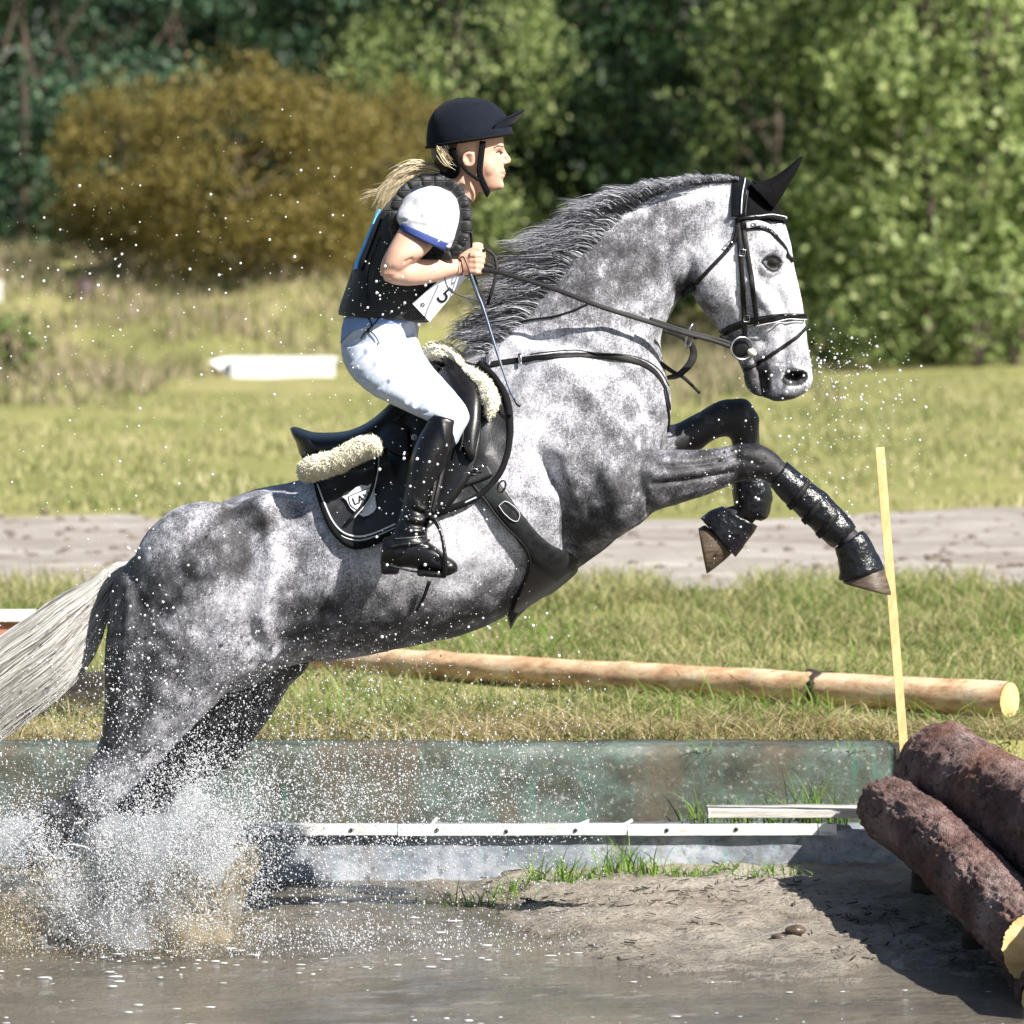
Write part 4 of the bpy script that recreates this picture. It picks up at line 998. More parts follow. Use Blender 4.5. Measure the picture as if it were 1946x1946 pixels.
# ears in a black fly bonnet
def ear(dx, dy, y):
    return loft([(1424 + dx, 350 + dy, 1470 + dx, 398 + dy, .030, y), (1448 + dx, 349 + dy, 1481 + dx, 382 + dy, .029, y), (1470 + dx, 340 + dy, 1493 + dx, 360 + dy, .024, y), (1492 + dx, 324 + dy, 1506 + dx, 339 + dy, .016, y),
                 (1510 + dx, 309 + dy, 1516 + dx, 319 + dy, .008, y), (1521 + dx, 302 + dy, 1522 + dx, 304 + dy, .002, y)], 20, 5)
mesh_b = NB("crocheted black"); mesh_b.set(Roughness=.85); w_ = mesh_b.n("ShaderNodeTexVoronoi"); w_.inputs["Scale"].default_value = 260
mesh_b.l(mesh_b.tc.outputs["Object"], w_.inputs["Vector"]); mesh_b.b.inputs["Specular IOR Level"].default_value = .12; mesh_b.b.inputs["Base Color"].default_value = (.004, .004, .005, 1); mesh_b.bump(w_.outputs["Distance"], .8, .002)
bon = [ear(0, 0, -.058), ear(4, -6, .058)]
for f in (False, True):
    bon.append(patch([(1424, 345), (1450, 360), (1474, 390)], [(1416, 420), (1450, 420), (1491, 426)], 14, 12, .002, .004, f))
obj("ear_bonnet", bon, mesh_b.m, HORSE)

# mane and tail: tapered strands
def strands(P0, seed, rad, nside=3):
    """P0 (n,m,3) strand points -> thin tapered tubes"""
    n, m, _ = P0.shape; r = np.random.default_rng(seed)
    tg = np.gradient(P0, axis=1); tg /= np.maximum(1e-9, np.linalg.norm(tg, axis=2))[:, :, None]
    s = np.cross(tg, np.array([.1, -1, .15])); s /= np.maximum(1e-9, np.linalg.norm(s, axis=2))[:, :, None]; w = np.cross(s, tg)
    R = rad * r.uniform(.6, 1.4, n)[:, None] * (1 - np.linspace(0, 1, m) ** 2 * .85)[None]
    a = np.arange(nside) * 2 * math.pi / nside
    V = P0[:, :, None] + R[:, :, None, None] * (s[:, :, None] * np.cos(a)[None, None, :, None] + w[:, :, None] * np.sin(a)[None, None, :, None])
    o = (np.arange(n) * m * nside)[:, None, None]; i = (np.arange(m - 1) * nside)[None, :, None]; k = np.arange(nside)[None, None]; k2 = (k + 1) % nside
    Q = np.stack([o + i + k, o + i + k2, o + i + nside + k2, o + i + nside + k], -1).reshape(-1, 4)
    return V.reshape(-1, 3), [Q]
def hair_mat(name, stops):
    b = NB(name); b.set(Roughness=.42); b.b.inputs["Specular IOR Level"].default_value = .5
    g = b.n("ShaderNodeNewGeometry").outputs["Random Per Island"]; b.col(b.ramp(g, stops)); return b.m
M['mane'] = hair_mat("steel grey mane", [(.0, (.03, .03, .04)), (.45, (.11, .115, .14)), (.8, (.33, .34, .38)), (1, (.62, .62, .66))])
M['tail'] = hair_mat("white tail hair", [(0, (.10, .095, .085)), (.3, (.34, .325, .30)), (.65, (.52, .51, .49)), (1, (.68, .67, .65))])
r = np.random.default_rng(17)
crest = catmull([(1404, 342), (1330, 344), (1250, 356), (1180, 382), (1120, 420), (1072, 462), (1030, 510), (985, 565), (945, 610), (895, 645)], 10)
N_ = 5200
t = r.uniform(0, 1, N_); cp = resample(crest, 400)[(t * 399).astype(int)]
tg = np.gradient(resample(crest, 400), axis=0)[(t * 399).astype(int)]; tg /= np.linalg.norm(tg, axis=1)[:, None]
up = np.stack([tg[:, 1], -tg[:, 0]], 1); up *= np.where(up[:, 1] > 0, -1, 1)[:, None]          # outward from the neck, image y down
Ln = np.interp(t, [0, .15, .35, .5, .75, 1], [32, 44, 72, 98, 98, 72]) * r.uniform(.55, 1.15, N_)
clump = (fbm(np.stack([t * 34, 0 * t, 0 * t], 1), 3, 3) - .5) * np.interp(t, [0, .3, .5], [.35, .6, 1]) + r.normal(0, .10, N_)
side = np.where(r.uniform(0, 1, N_) < .72, -1, 1) * r.uniform(.002, .05, N_)
root_in = np.interp(t, [0, .2, .5, 1], [3, 8, 44, 36]) * r.uniform(-.1, 1, N_) * (side < 0)
m = 10; S = np.zeros((N_, m, 3))
dirx = np.interp(t, [0, .2, .45, .8, 1], [-.15, -.35, -.95, -1, -.80]); 
wave = r.uniform(0, 6.28, N_)
for k in range(m):
    u = k / (m - 1)
    qx = cp[:, 0] - up[:, 0] * root_in + Ln * (up[:, 0] * .6 * (u - .45 * u * u) + dirx * (.2 * u + .55 * u * u)) + 2.6 * np.sin(u * 9 + wave * .5 + t * 60) * u
    qy = cp[:, 1] - up[:, 1] * root_in + Ln * (up[:, 1] * .62 * (u - .5 * u * u) + (.16 + .25 * np.clip(t - .4, 0, 1)) * u * u + clump * .5 * u) + 3.0 * np.cos(u * 8 + wave * .3 + t * 60) * u
    qx += Ln * clump * .35 * u
    ybase = side * (1 + .6 * u) - (root_in > 3) * .04 * (1 - .2 * u) * np.interp(t, [0, .4, 1], [.5, 1.1, 1.4])
    for j in range(N_): pass
    dd = D0 + ybase
    S[:, k] = np.stack([(qx - CX) / FP * dd, ybase, CZ - (qy - HZ) / FP * dd], 1)
# push roots onto the neck surface so the hair grows from it
for j in range(N_):
    if side[j] < 0:
        q0 = proj(S[j, :1])[0]; h = hit(q0[0], q0[1])
        if h is not None:
            dy = h[0][1] - .001 - S[j, 0, 1]; S[j, :, 1] += dy * np.linspace(1, .75, m)
obj("mane", strands(S, 4, .0011), M['mane'], HORSE, sm=True)
# forelock wisps lie under the bonnet; tail
N_ = 5200; m = 18; t = r.uniform(0, 1, N_); lay = r.uniform(-1, 1, N_)
top_c = curve([(252, 1066), (217, 1070), (163, 1107), (109, 1137), (54, 1177), (0, 1212), (-90, 1290), (-150, 1380)], m)
bot_c = curve([(238, 1100), (212, 1160), (188, 1225), (150, 1285), (100, 1330), (45, 1368), (-30, 1420), (-110, 1470)], m)
S = np.zeros((N_, m, 3)); ln = r.uniform(.45, 1.08, N_); ph = r.uniform(0, 6.28, N_)
st = np.where(r.uniform(0, 1, N_) < .35, 0, r.uniform(0, .35, N_))
cl_ = fbm(np.stack([t * 14, 0 * t, 0 * t], 1), 2, 8) - .5
for k in range(m):
    u = st + (k / (m - 1)) * (ln - st) ; uu = np.clip(u, 0, 1) * (m - 1); i0 = np.minimum(uu.astype(int), m - 2); f = (uu - i0)[:, None]
    a = top_c[i0] * (1 - f) + top_c[i0 + 1] * f; b_ = bot_c[i0] * (1 - f) + bot_c[i0 + 1] * f
    tt = np.clip(t + .10 * cl_ * u + np.where(st > 0, -.15, 0) * (u - st), -.02, 1.06)[:, None]
    q = a * (1 - tt) + b_ * tt
    kk = k / (m - 1)
    q[:, 1] += 26 * kk ** 2 * (u) * (1 + .6 * cl_ * 2) + 5 * np.sin(kk * 7 + t * 40) * kk
    q[:, 0] += 4 * np.sin(kk * 8 + t * 60) * kk
    y_ = lay * np.sqrt(np.clip(1 - (2 * t - 1) ** 2, 0.05, 1)) * (.035 + .05 * u) - .22 * np.clip(u, 0, 1) ** .8
    dd = D0 + y_; S[:, k] = np.stack([(q[:, 0] - CX) / FP * dd, y_, CZ - (q[:, 1] - HZ) / FP * dd], 1)
fl = 60                                   # a few stray hairs below
for j in range(fl):
    a = np.array([r.uniform(60, 185), 0]); a[1] = np.interp(a[0], [60, 185], [1340, 1230]); e = a + np.array([r.uniform(-110, -30), r.uniform(20, 90)])
    c_ = (a + e) / 2 + np.array([r.uniform(-10, 10), r.uniform(10, 30)])
    for k in range(m):
        u = k / (m - 1); q = (1 - u) ** 2 * a + 2 * u * (1 - u) * c_ + u * u * e; S[j, k] = P(q[0], q[1], lay[j] * .05)
obj("tail", strands(S, 5, .0013), M['tail'], HORSE, sm=True)
# ------------------------------------------------------------------ TACK
def objs(name, parts_, mat, parent): return [obj(name, q_, mat, parent) for q_ in parts_][0]
def P3(l): return np.array([P(*q) for q in l])
sp = thing("saddle_pad", P(700, 900, -.2), "black quilted saddle pad with silver piping and a white shield badge under the saddle", "saddle pad")
b = NB("quilted black satin"); b.set(Roughness=.5); b.b.inputs["Base Color"].default_value = (.010, .011, .015, 1); b.b.inputs["Sheen Weight"].default_value = .2
vq = b.n("ShaderNodeTexVoronoi"); vq.feature = 'SMOOTH_F1'; vq.inputs["Scale"].default_value = 17; b.l(b.tc.outputs["Object"], vq.inputs["Vector"])
b.bump(b.math('ADD', b.math('MULTIPLY', vq.outputs["Distance"], -1), b.math('MULTIPLY', b.noise(160, 3), .06)), 1.0, .02); M['quilt'] = b.m
rear = [(578, 905), (602, 914), (612, 952), (626, 990), (642, 1018), (666, 1038), (702, 1034), (738, 1018)]
padtop = [(566, 912), (600, 900), (645, 880), (700, 850), (760, 810), (815, 752), (862, 690), (905, 690)]
padbot = [(606, 925), (618, 975), (648, 1028), (690, 1038), (745, 1016), (835, 976), (900, 948), (945, 910)]
fr = [(905, 690), (947, 728), (968, 774), (971, 830), (958, 878), (945, 910)]
pads = []
for f in (False, True):
    pads.append(patch([(566, 911), (640, 878), (720, 842), (800, 772), (866, 690)], [(600, 916), (690, 960), (800, 900), (880, 840), (920, 705)], 30, 12, .004, .010, f))
    pads.append(patch([(600, 912), (680, 890), (790, 830), (880, 760), (918, 700)], [(610, 945), (700, 990), (820, 950), (930, 900), (968, 790)], 34, 14, .005, .011, f))
    pads.append(patch([(602, 914), (690, 900), (820, 860), (920, 800), (945, 728)], [(613, 958), (644, 1018), (672, 1038), (735, 1020), (830, 976), (900, 948), (942, 910), (960, 870), (970, 800)], 44, 16, .006, .012, f))
pad_o = obj("pad", pads, M['quilt'], sp)
PB = bvh(pad_o.data)
tl = [(604, 922), (616, 955), (632, 990), (652, 1012), (680, 1020), (710, 1014), (752, 996)]
obj("piping", [ribbon(*drape(tl, 60, .003, False, PB), .0045, .004)], M['white_trim'], sp)
tl2 = np.array(curve([(599, 926), (611, 960), (627, 996), (650, 1019), (680, 1027), (712, 1020), (754, 1002)], 78)); pr = []
for a, b_ in tl2:
    h = hit(a, b_, False, PB)
    if h: pr.append(ellipsoid(h[0] + h[1] * .002, (.0022, .0022, .0022), 0, 5))
obj("bead_trim", pr, M['white_trim'], sp)
fr_t = [(848, 968), (870, 961), (905, 945)]
obj("piping", [ribbon(*drape(fr_t, 20, .003, False, PB), .004, .004)], M['white_trim'], sp)
# binding round the rim
obj("binding", strap([(602, 914), (613, 956), (627, 994), (646, 1022), (672, 1038), (704, 1033), (738, 1019), (836, 975), (900, 948), (942, 910), (960, 872), (970, 820), (966, 765), (946, 726), (912, 696)], .018, .02, .012, 110), M['fabric_black'], sp)

def flat_decal(name, poly, mat, parent, bv, off, th=.0012, bevel=None):
    """polygon in photo pixels laid on a surface, with a little thickness"""
    bm_ = bmesh.new(); vs = [bm_.verts.new((a, b_, 0)) for a, b_ in poly]; bm_.faces.new(vs)
    bmesh.ops.triangulate(bm_, faces=bm_.faces[:])
    for _ in range(3): bmesh.ops.subdivide_edges(bm_, edges=[e for e in bm_.edges if e.calc_length() > 6], cuts=1); bmesh.ops.triangulate(bm_, faces=bm_.faces[:])
    return px_mesh(name, bm_, mat, parent, bv, off, th)
def px_mesh(name, bm_, mat, parent, bv, off, th=.001):
    bm_.verts.ensure_lookup_table(); q = np.array([v_.co[:2] for v_ in bm_.verts]); F = np.array([[v_.index for v_ in f.verts] for f in bm_.faces if len(f.verts) == 3])
    F = np.array([[v_.index for v_ in f.verts] for f in bm_.faces])
    V = []; N2 = []
    last = None
    for a, b_ in q:
        h = hit(a, b_, False, bv) or last
        if h is None: h = (np.array(P(a, b_, -.3)), np.array([0, -1, 0]))
        yv = h[0][1]; V.append(P(a, b_, yv)); N2.append(h[1]); last = h
    V = np.array(V); N2 = np.array(N2); N2[:] = N2.mean(0) / np.linalg.norm(N2.mean(0))
    bm_.free(); return obj(name, (np.vstack([V + N2 * (off + th), V + N2 * off]), [F, F[:, ::-1] + len(V)]), mat, parent, sm=False)
def text_bm(s, cx, cy, size, ang, sx=1.0, curvef=None):
    """lettering mesh in photo pixels, centred at cx,cy, turned by ang degrees (counter-clockwise)"""
    cu = bpy.data.curves.new("t", 'FONT'); cu.body = s; cu.size = size; cu.align_x = 'CENTER'; cu.align_y = 'CENTER'; cu.resolution_u = 3
    o = bpy.data.objects.new("t", cu); COL.objects.link(o); dg = bpy.context.evaluated_depsgraph_get()
    me = bpy.data.meshes.new_from_object(o.evaluated_get(dg)); bpy.data.objects.remove(o)
    bm_ = bmesh.new(); bm_.from_mesh(me); bmesh.ops.triangulate(bm_, faces=bm_.faces[:]); bpy.data.meshes.remove(me)
    a = math.radians(ang)
    for v_ in bm_.verts:
        x, y = v_.co.x * sx, v_.co.y
        if curvef: v_.co.x, v_.co.y = curvef(x, y)
        else: v_.co.x = cx + x * math.cos(a) - y * math.sin(a); v_.co.y = cy - (x * math.sin(a) + y * math.cos(a))
    return bm_
sh = [(652, 946), (661, 943), (673, 937), (676, 930), (683, 931), (687, 924), (691, 930), (700, 926), (709, 920), (713, 921), (713, 934), (715, 950), (713, 962), (717, 967), (712, 975), (703, 981), (692, 984), (680, 978), (668, 968), (660, 953)]
sd = flat_decal("shield_badge", sh, M['white_trim'], sp, PB, .006)
inn = curve([(664, 947), (680, 940), (708, 929)], 12); obj("line", [ribbon(*drape(inn, 16, .0085, False, PB), .0016, .001)], M['ink'], sd)
obj("line", [ribbon(*drape([(664, 947), (668, 962), (678, 970), (690, 976)], 16, .0085, False, PB), .0016, .001)], M['ink'], sd)
px_mesh("lettering", text_bm("LAV", 689, 951, 20, 22), M['ink'], sd, PB, .0078)

sad = thing("saddle", P(700, 820, 0), "black leather jumping saddle with sheepskin lining under the rider", "saddle")
seat = [(556, 812, 570, 866, .03, 0), (565, 814, 578, 868, .12, 0), (593, 822, 604, 872, .165, 0), (649, 821, 660, 868, .165, 0), (688, 808, 700, 860, .15, 0), (720, 786, 732, 846, .13, 0),
        (755, 752, 772, 826, .12, 0), (795, 706, 815, 790, .115, 0), (828, 672, 850, 760, .11, 0), (842, 668, 868, 720, .06, 0)]
obj("seat", remesh([loft(seat, 30, 5, 2.3), loft([(552, 811, 553, 818, .05, 0), (560, 811, 566, 840, .12, 0), (590, 821, 595, 846, .16, 0)], 24, 4)], .006, 3, "seat"), M['leather'], sad)
obj("panel", [patch([(572, 862), (640, 862), (700, 850), (760, 815)], [(590, 905), (650, 892), (715, 876), (775, 860)], 20, 8, .02, .02, f) for f in (False, True)], M['leather'], sad)
flaps = [patch([(735, 790), (770, 770), (815, 730), (850, 695)], [(752, 900), (790, 968), (842, 975), (905, 885), (913, 775), (880, 706)], 36, 16, .028, .008, f, bulge=.004) for f in (False, True)]
obj("flap", flaps[0], M['leather'], sad); obj("flap", flaps[1], M['leather'], sad)
FB = bvh(mesh_np("fb", flaps[0][0], list(flaps[0][1])))
obj("knee_roll", [patch([(838, 700), (852, 693), (872, 700)], [(886, 880), (902, 878), (916, 790), (906, 738)], 24, 8, .030, .026, f, bulge=.014) for f in (False, True)], M['leather'], sad)
obj("rear_block", patch([(722, 832), (760, 822), (792, 826)], [(735, 862), (768, 880), (790, 884)], 12, 8, .040, .008, False, bulge=.006), M['leather_dull'], sad)
sg = strap([(838, 708), (868, 730), (884, 770), (886, 820), (878, 872)], .003, .003, .0625, 40); obj("stitching", sg, M['leather_dull'], sad)
# sheepskin lining, shaggy
def fleece(parts_, voxel, dens, L, name, seed):
    me = remesh(parts_, voxel, 3, name); v_ = verts_of(me); n_ = normals_of(me); set_verts(me, v_ + n_ * (.010 * (fbm(v_ * 55, 3, seed) - .5) + .008 * (fbm(v_ * 14, 2, seed) - .5))[:, None])
    o = obj(name, me, M['fleece'], sad); r_ = np.random.default_rng(seed); v_ = verts_of(me); n_ = normals_of(me)
    k = r_.integers(0, len(v_), dens); base = v_[k]; m_ = 5; S_ = np.zeros((dens, m_, 3)); rd = r_.normal(size=(dens, 3)); g_ = n_[k] + .55 * rd; g2 = r_.normal(size=(dens, 3))
    for q_ in range(m_):
        u_ = q_ / (m_ - 1); S_[:, q_] = base - n_[k] * .002 + L * (g_ * u_ + g2 * .35 * np.sin(u_ * 5)[..., None] if False else g_ * u_ + .3 * g2 * math.sin(u_ * 4) + np.array([0, 0, -.25]) * u_ * u_)
    obj("wool", strands(S_, seed, .0013), M['fleece'], o); return o
fleece([loft([(566, 896, 572, 910, .03, -.22), (580, 874, 590, 914, .05, -.23), (630, 858, 650, 894, .055, -.26), (684, 832, 700, 872, .055, -.28), (712, 828, 724, 862, .05, -.29), (722, 836, 727, 852, .02, -.29)], 24, 5)], .006, 9000, .0045, "fleece_rear", 5)
fleece([loft([(800, 672, 812, 686, .03, -.02), (820, 652, 835, 690, .10, 0), (856, 658, 868, 700, .12, 0), (884, 684, 886, 720, .11, -.01)], 24, 5),
        loft([(880, 690, 868, 712, .05, -.14), (912, 704, 896, 738, .035, -.19), (936, 728, 912, 760, .03, -.235), (948, 765, 922, 780, .028, -.26), (932, 796, 925, 802, .012, -.275)], 20, 5)], .006, 8000, .005, "fleece_front", 6)
# emblem button, billets, stirrup
eb = hit(787, 831, False, FB) or hit(787, 831)
for rr_, mt, e_ in ((.0085, 'white_trim', 0), (.006, 'ink', .001), (.0045, 'white_trim', .002), (.0022, 'ink', .003)):
    c_ = np.array(P(787, 831, eb[0][1] - .010 - e_)); obj("emblem", tube([c_, c_ + np.array([0, -.0015, 0])], rr_, 18, up=(0, 0, 1)), M[mt], sad)
obj("billet", strap([(742, 830), (728, 872), (724, 915), (704, 962), (672, 996)], [.012, .012, .011, .010, .006], .004, .034, 50, sm_=10), M['strap'], sad)
obj("billet_edge", strap([(746, 832), (733, 874), (729, 916), (709, 963), (680, 994)], .0022, .003, .038, 50, sm_=10), M['white_trim'], sad)
st_y = -.445
lea = P3([(846, 860, -.37), (840, 900, -.42), (832, 935, -.45), (824, 968, -.46), (820, 990, -.46)])
obj("stirrup_leather", ribbon(curve(lea, 20), (0.5, -1, .1), .011, .004), M['strap'], sad)
lea2 = P3([(835, 862, -.38), (829, 905, -.43), (822, 950, -.455), (817, 985, -.46)])
obj("stirrup_leather", ribbon(curve(lea2, 20), (0.5, -1, .1), .010, .004), M['strap'], sad)
iron = remesh([tube(catmull(P3([(799, 1074, -.40), (803, 1040, -.41), (808, 1006, -.43), (820, 984, -.445), (834, 1002, -.46), (842, 1030, -.475), (846, 1062, -.485), (846, 1090, -.48)]), 6), [.009, .007, .006, .008, .006, .007, .009], 10, flat=.7),
               loft([(792, 1080, 794, 1094, .05, -.43), (822, 1082, 822, 1096, .055, -.43), (850, 1086, 848, 1098, .05, -.43)], 16, 3, 4)], .0035, 2, "iron")
obj("stirrup_iron", iron, M['leather'], sad)
iron2 = tube(catmull(P3([(806, 1080, .38), (810, 1020, .41), (822, 990, .43), (838, 1020, .45), (846, 1090, .44)]), 6), .006, 8); obj("stirrup_iron", iron2, M['leather'], sad)

# girth with belly guard
gt = thing("girth", P(1000, 1060, -.2), "dark grey leather stud girth with belly guard running under the horse's chest", "girth")
GS = [patch([(890, 900), (920, 950), (962, 1000), (1000, 1050), (1040, 1088), (1052, 1098)], [(932, 896), (962, 938), (998, 985), (1034, 1024), (1074, 1050), (1094, 1062)], 40, 10, .006, .010, f, bulge=.006) for f in (False, True)]
for q_ in GS: obj("girth_strap", q_, M['leather_dull'], gt)
obj("belly_guard", [patch([(985, 1028), (1000, 1056), (998, 1085), (980, 1128), (968, 1158), (968, 1180)], [(1040, 1068), (1078, 1064), (1092, 1078), (1060, 1108), (1020, 1138), (984, 1172)], 34, 12, .005, .009, f) for f in (False, True)] +
    [loft([(968, 1150, 1000, 1140, .015, -.05), (964, 1172, 990, 1160, .10, 0), (968, 1190, 978, 1182, .06, 0), (970, 1197, 972, 1194, .01, 0)], 16, 4)], M['leather'], gt)
obj("edge_cord", strap([(898, 922), (946, 985), (990, 1030), (1003, 1062), (996, 1092), (976, 1135), (966, 1165)], .006, .005, .018, 60), M['strap'], gt)
obj("buckle_guard", [patch([(872, 905), (895, 896), (925, 886)], [(884, 926), (905, 918), (936, 905)], 12, 6, .016, .010, False)], M['leather_dull'], gt)
for a, b_ in ((884, 908), (900, 902), (912, 896)):
    h = hit(a, b_); c_ = h[0] + h[1] * .032; obj("buckle", tube(catmull([c_ + np.array(d_) for d_ in ((-.008, 0, -.006), (-.008, -.002, .006), (.008, -.002, .008), (.008, 0, -.004), (-.008, 0, -.006))], 3), .0016, 6), M['steel'], gt)
h = hit(952, 925); c_ = h[0] + h[1] * .020
t_ = np.linspace(0, 2 * math.pi, 24); obj("ring", tube(np.stack([c_[0] + .010 * np.cos(t_) + .004 * np.sin(t_), c_[1] + 0 * t_, c_[2] + .016 * np.sin(t_)], 1), .0025, 6), M['strap'], gt)
obj("stitching", strap([(946, 960), (962, 952), (984, 972), (978, 988), (960, 978), (946, 960)], .0018, .002, .024, 50, sm_=1), M['white_trim'], gt)

# breastplate
bp = thing("breastplate", P(1100, 690, -.2), "black leather breastplate strap crossing the horse's shoulder and chest", "breastplate")
objs("chest_strap", strap([(876, 690), (905, 697), (950, 690), (1010, 682), (1080, 676), (1150, 677), (1205, 686), (1240, 704), (1262, 736), (1272, 775)], .017, .006, .002, 80, True), M['strap'], bp)
obj("strap_edge", strap([(1010, 676), (1080, 670), (1150, 671), (1210, 681), (1246, 702), (1267, 735)], .0025, .003, .0075, 60), M['leather_dull'], bp)
objs("chest_strap", strap([(1262, 742), (1270, 790), (1268, 820)], .012, .006, .002, 20, True), M['strap'], bp)
for q_ in (990, 928):
    p_, n_ = drape([(q_, 674), (q_ + 2, 698)], 6, .010); obj("buckle", ribbon(p_, n_, .010, .004), M['steel'], bp)
objs("neck_strap", strap([(868, 660), (905, 646), (940, 628), (1000, 610), (1052, 602), (1090, 590), (1118, 577)], .005, .004, .003, 60, True), M['strap'], bp)
# running martingale hanging free in front of the chest
obj("martingale", ribbon(catmull(P3([(1268, 718, -.03), (1290, 712, -.03), (1312, 690, -.025), (1318, 668, -.02), (1308, 648, -.03), (1288, 636, -.05), (1262, 628, -.09)]), 8), (0.2, -1, .2), [.012, .018, .022, .018, .014, .012], .004), M['strap'], bp)
obj("martingale", ribbon(catmull(P3([(1255, 690, -.06), (1278, 706, -.03), (1300, 718, 0.0), (1330, 747, .02)]), 8), (0.1, -1, .4), [.014, .012, .010, .008], .004), M['strap'], bp)
c_ = np.array(P(1312, 638, -.085)); t_ = np.linspace(0, 2 * math.pi, 28)
obj("ring", tube(np.stack([c_[0] + .009 * np.cos(t_) + .009 * np.sin(t_), c_[1] + .012 * np.cos(t_), c_[2] + .033 * np.sin(t_)], 1), .0030, 7), M['steel'], bp)
obj("rein_stop", ellipsoid(P(1322, 637, -.09), (.012, .008, .012), 0, 8), M['strap'], bp)

# bridle and reins
br = thing("bridle", P(1410, 500, -.05), "black leather bridle with white lettered browband and loose ring bit", "bridle")
objs("headpiece", strap([(1410, 342), (1406, 370), (1404, 412)], [.046, .048, .044], .008, .003, 24, True), M['leather'], br)
obj("headpiece_edge", strap([(1414, 345), (1411, 375), (1409, 408)], .003, .004, .010, 20), M['white_trim'], br)
obj("headpiece_edge", strap([(1422, 350), (1419, 380), (1415, 408)], .003, .004, .010, 20), M['leather_dull'], br)
objs("browband", strap([(1402, 418), (1430, 412), (1462, 412), (1494, 422)], .010, .006, .010, 30, True), M['leather'], br)
objs("browband_edge", strap([(1432, 409), (1462, 409), (1494, 419)], .0028, .003, .0145, 30, True), M['white_trim'], br)
bbc = [(1408, 428), (1438, 427), (1466, 438), (1488, 462), (1504, 496)]
bb = objs("browband_pad", strap(bbc, [.028, .032, .030, .022, .014], .010, .003, 50, True), M['leather'], br)
wf = objs("white_facing", strap([(1416, 427), (1438, 427), (1464, 437), (1484, 457), (1500, 488)], [.017, .018, .016, .012, .008], .003, .0095, 50, True), M['white_cloth'], bb)
BBv = bvh(wf.data)
cc_ = curve([(1419, 428), (1438, 428), (1462, 437), (1482, 456)], 60); tg_ = np.gradient(cc_, axis=0); tg_ /= np.linalg.norm(tg_, axis=1)[:, None]
def oncurve(x, y):
    u = np.clip((x + 36) / 72 * 59, 0, 58.99); i = int(u); f = u - i; p_ = cc_[i] * (1 - f) + cc_[i + 1] * f; return p_[0] + tg_[i, 1] * y, p_[1] - tg_[i, 0] * y
px_mesh("lettering", text_bm("QUORMINE", 0, 0, 11, 0, 1.0, oncurve), M['ink'], bb, BBv, .0012, .0008)
objs("cheekpiece", strap([(1402, 415), (1406, 470), (1411, 530), (1414, 598), (1416, 640)], .014, .006, .003, 60, True), M['strap'], br)
objs("cheekpiece", strap([(1412, 432), (1420, 480), (1430, 545), (1438, 606)], .014, .006, .003, 60, True), M['strap'], br)
objs("throatlash", strap([(1402, 428), (1396, 456), (1382, 476), (1352, 508), (1326, 536), (1312, 552)], .011, .006, .003, 60, True), M['strap'], br)
obj("throatlash_loop", ribbon(catmull(P3([(1318, 545, -.06), (1302, 556, -.03), (1296, 562, 0), (1302, 556, .03), (1318, 545, .06)]), 5), (-1, 0, -.6), .018, .005), M['strap'], br)
objs("noseband", strap([(1374, 632), (1398, 620), (1436, 610), (1480, 603), (1532, 602)], [.020, .022, .022, .020, .018], .010, .003, 60, True), M['leather'], br)
objs("noseband_edge", strap([(1440, 604), (1480, 598), (1530, 598)], .0025, .003, .013, 40, True), M['leather_dull'], br)
objs("noseband_edge", strap([(1440, 616), (1480, 609), (1530, 608)], .0025, .003, .013, 40, True), M['white_trim'], br)
objs("flash_strap", strap([(1534, 620), (1512, 642), (1480, 664), (1450, 684), (1428, 697), (1416, 702)], .0095, .005, .003, 60, True), M['strap'], br)
obj("chin_strap", ribbon(catmull(P3([(1372, 640, -.055), (1376, 652, 0), (1372, 640, .055)]), 6), (-.6, 0, -1), .016, .004), M['strap'], br)
for a, b_, ang in ((1411, 481, 1.5), (1388, 466, .8), (1418, 604, 1.5), (1424, 612, .3)):
    h = hit(a, b_); c_ = h[0] + h[1] * .007
    q_ = [np.array([dx * math.cos(ang) - dz * math.sin(ang), 0, dx * math.sin(ang) + dz * math.cos(ang)]) for dx, dz in ((-.009, -.008), (-.009, .008), (.009, .008), (.009, -.008), (-.009, -.008))]
    obj("buckle", tube(np.array([c_ + x_ for x_ in q_]), .0018, 6), M['steel'], br)
for s in (-1, 1):
    c_ = np.array(P(1410, 662, s * .072)); t_ = np.linspace(0, 2 * math.pi, 40)
    obj("bit_ring", tube(np.stack([c_[0] + .031 * np.cos(t_), c_[1] - s * .012 * np.cos(t_), c_[2] + .031 * np.sin(t_)], 1), .0034, 8), M['steel'], br)
obj("bit_end", ellipsoid(P(1429, 670, -.066), (.014, .010, .010), -.5, 10), pm("pale rubber", (.72, .70, .55), None, 40, .5), br)
obj("mouthpiece", tube(P3([(1430, 671, -.066), (1430, 671, .066)]), .008, 10, up=(0, 0, 1)), M['steel'], br)
obj("bit_guard", ellipsoid(P(1408, 663, -.055), (.024, .006, .024), 0, 12), M['leather'], br)

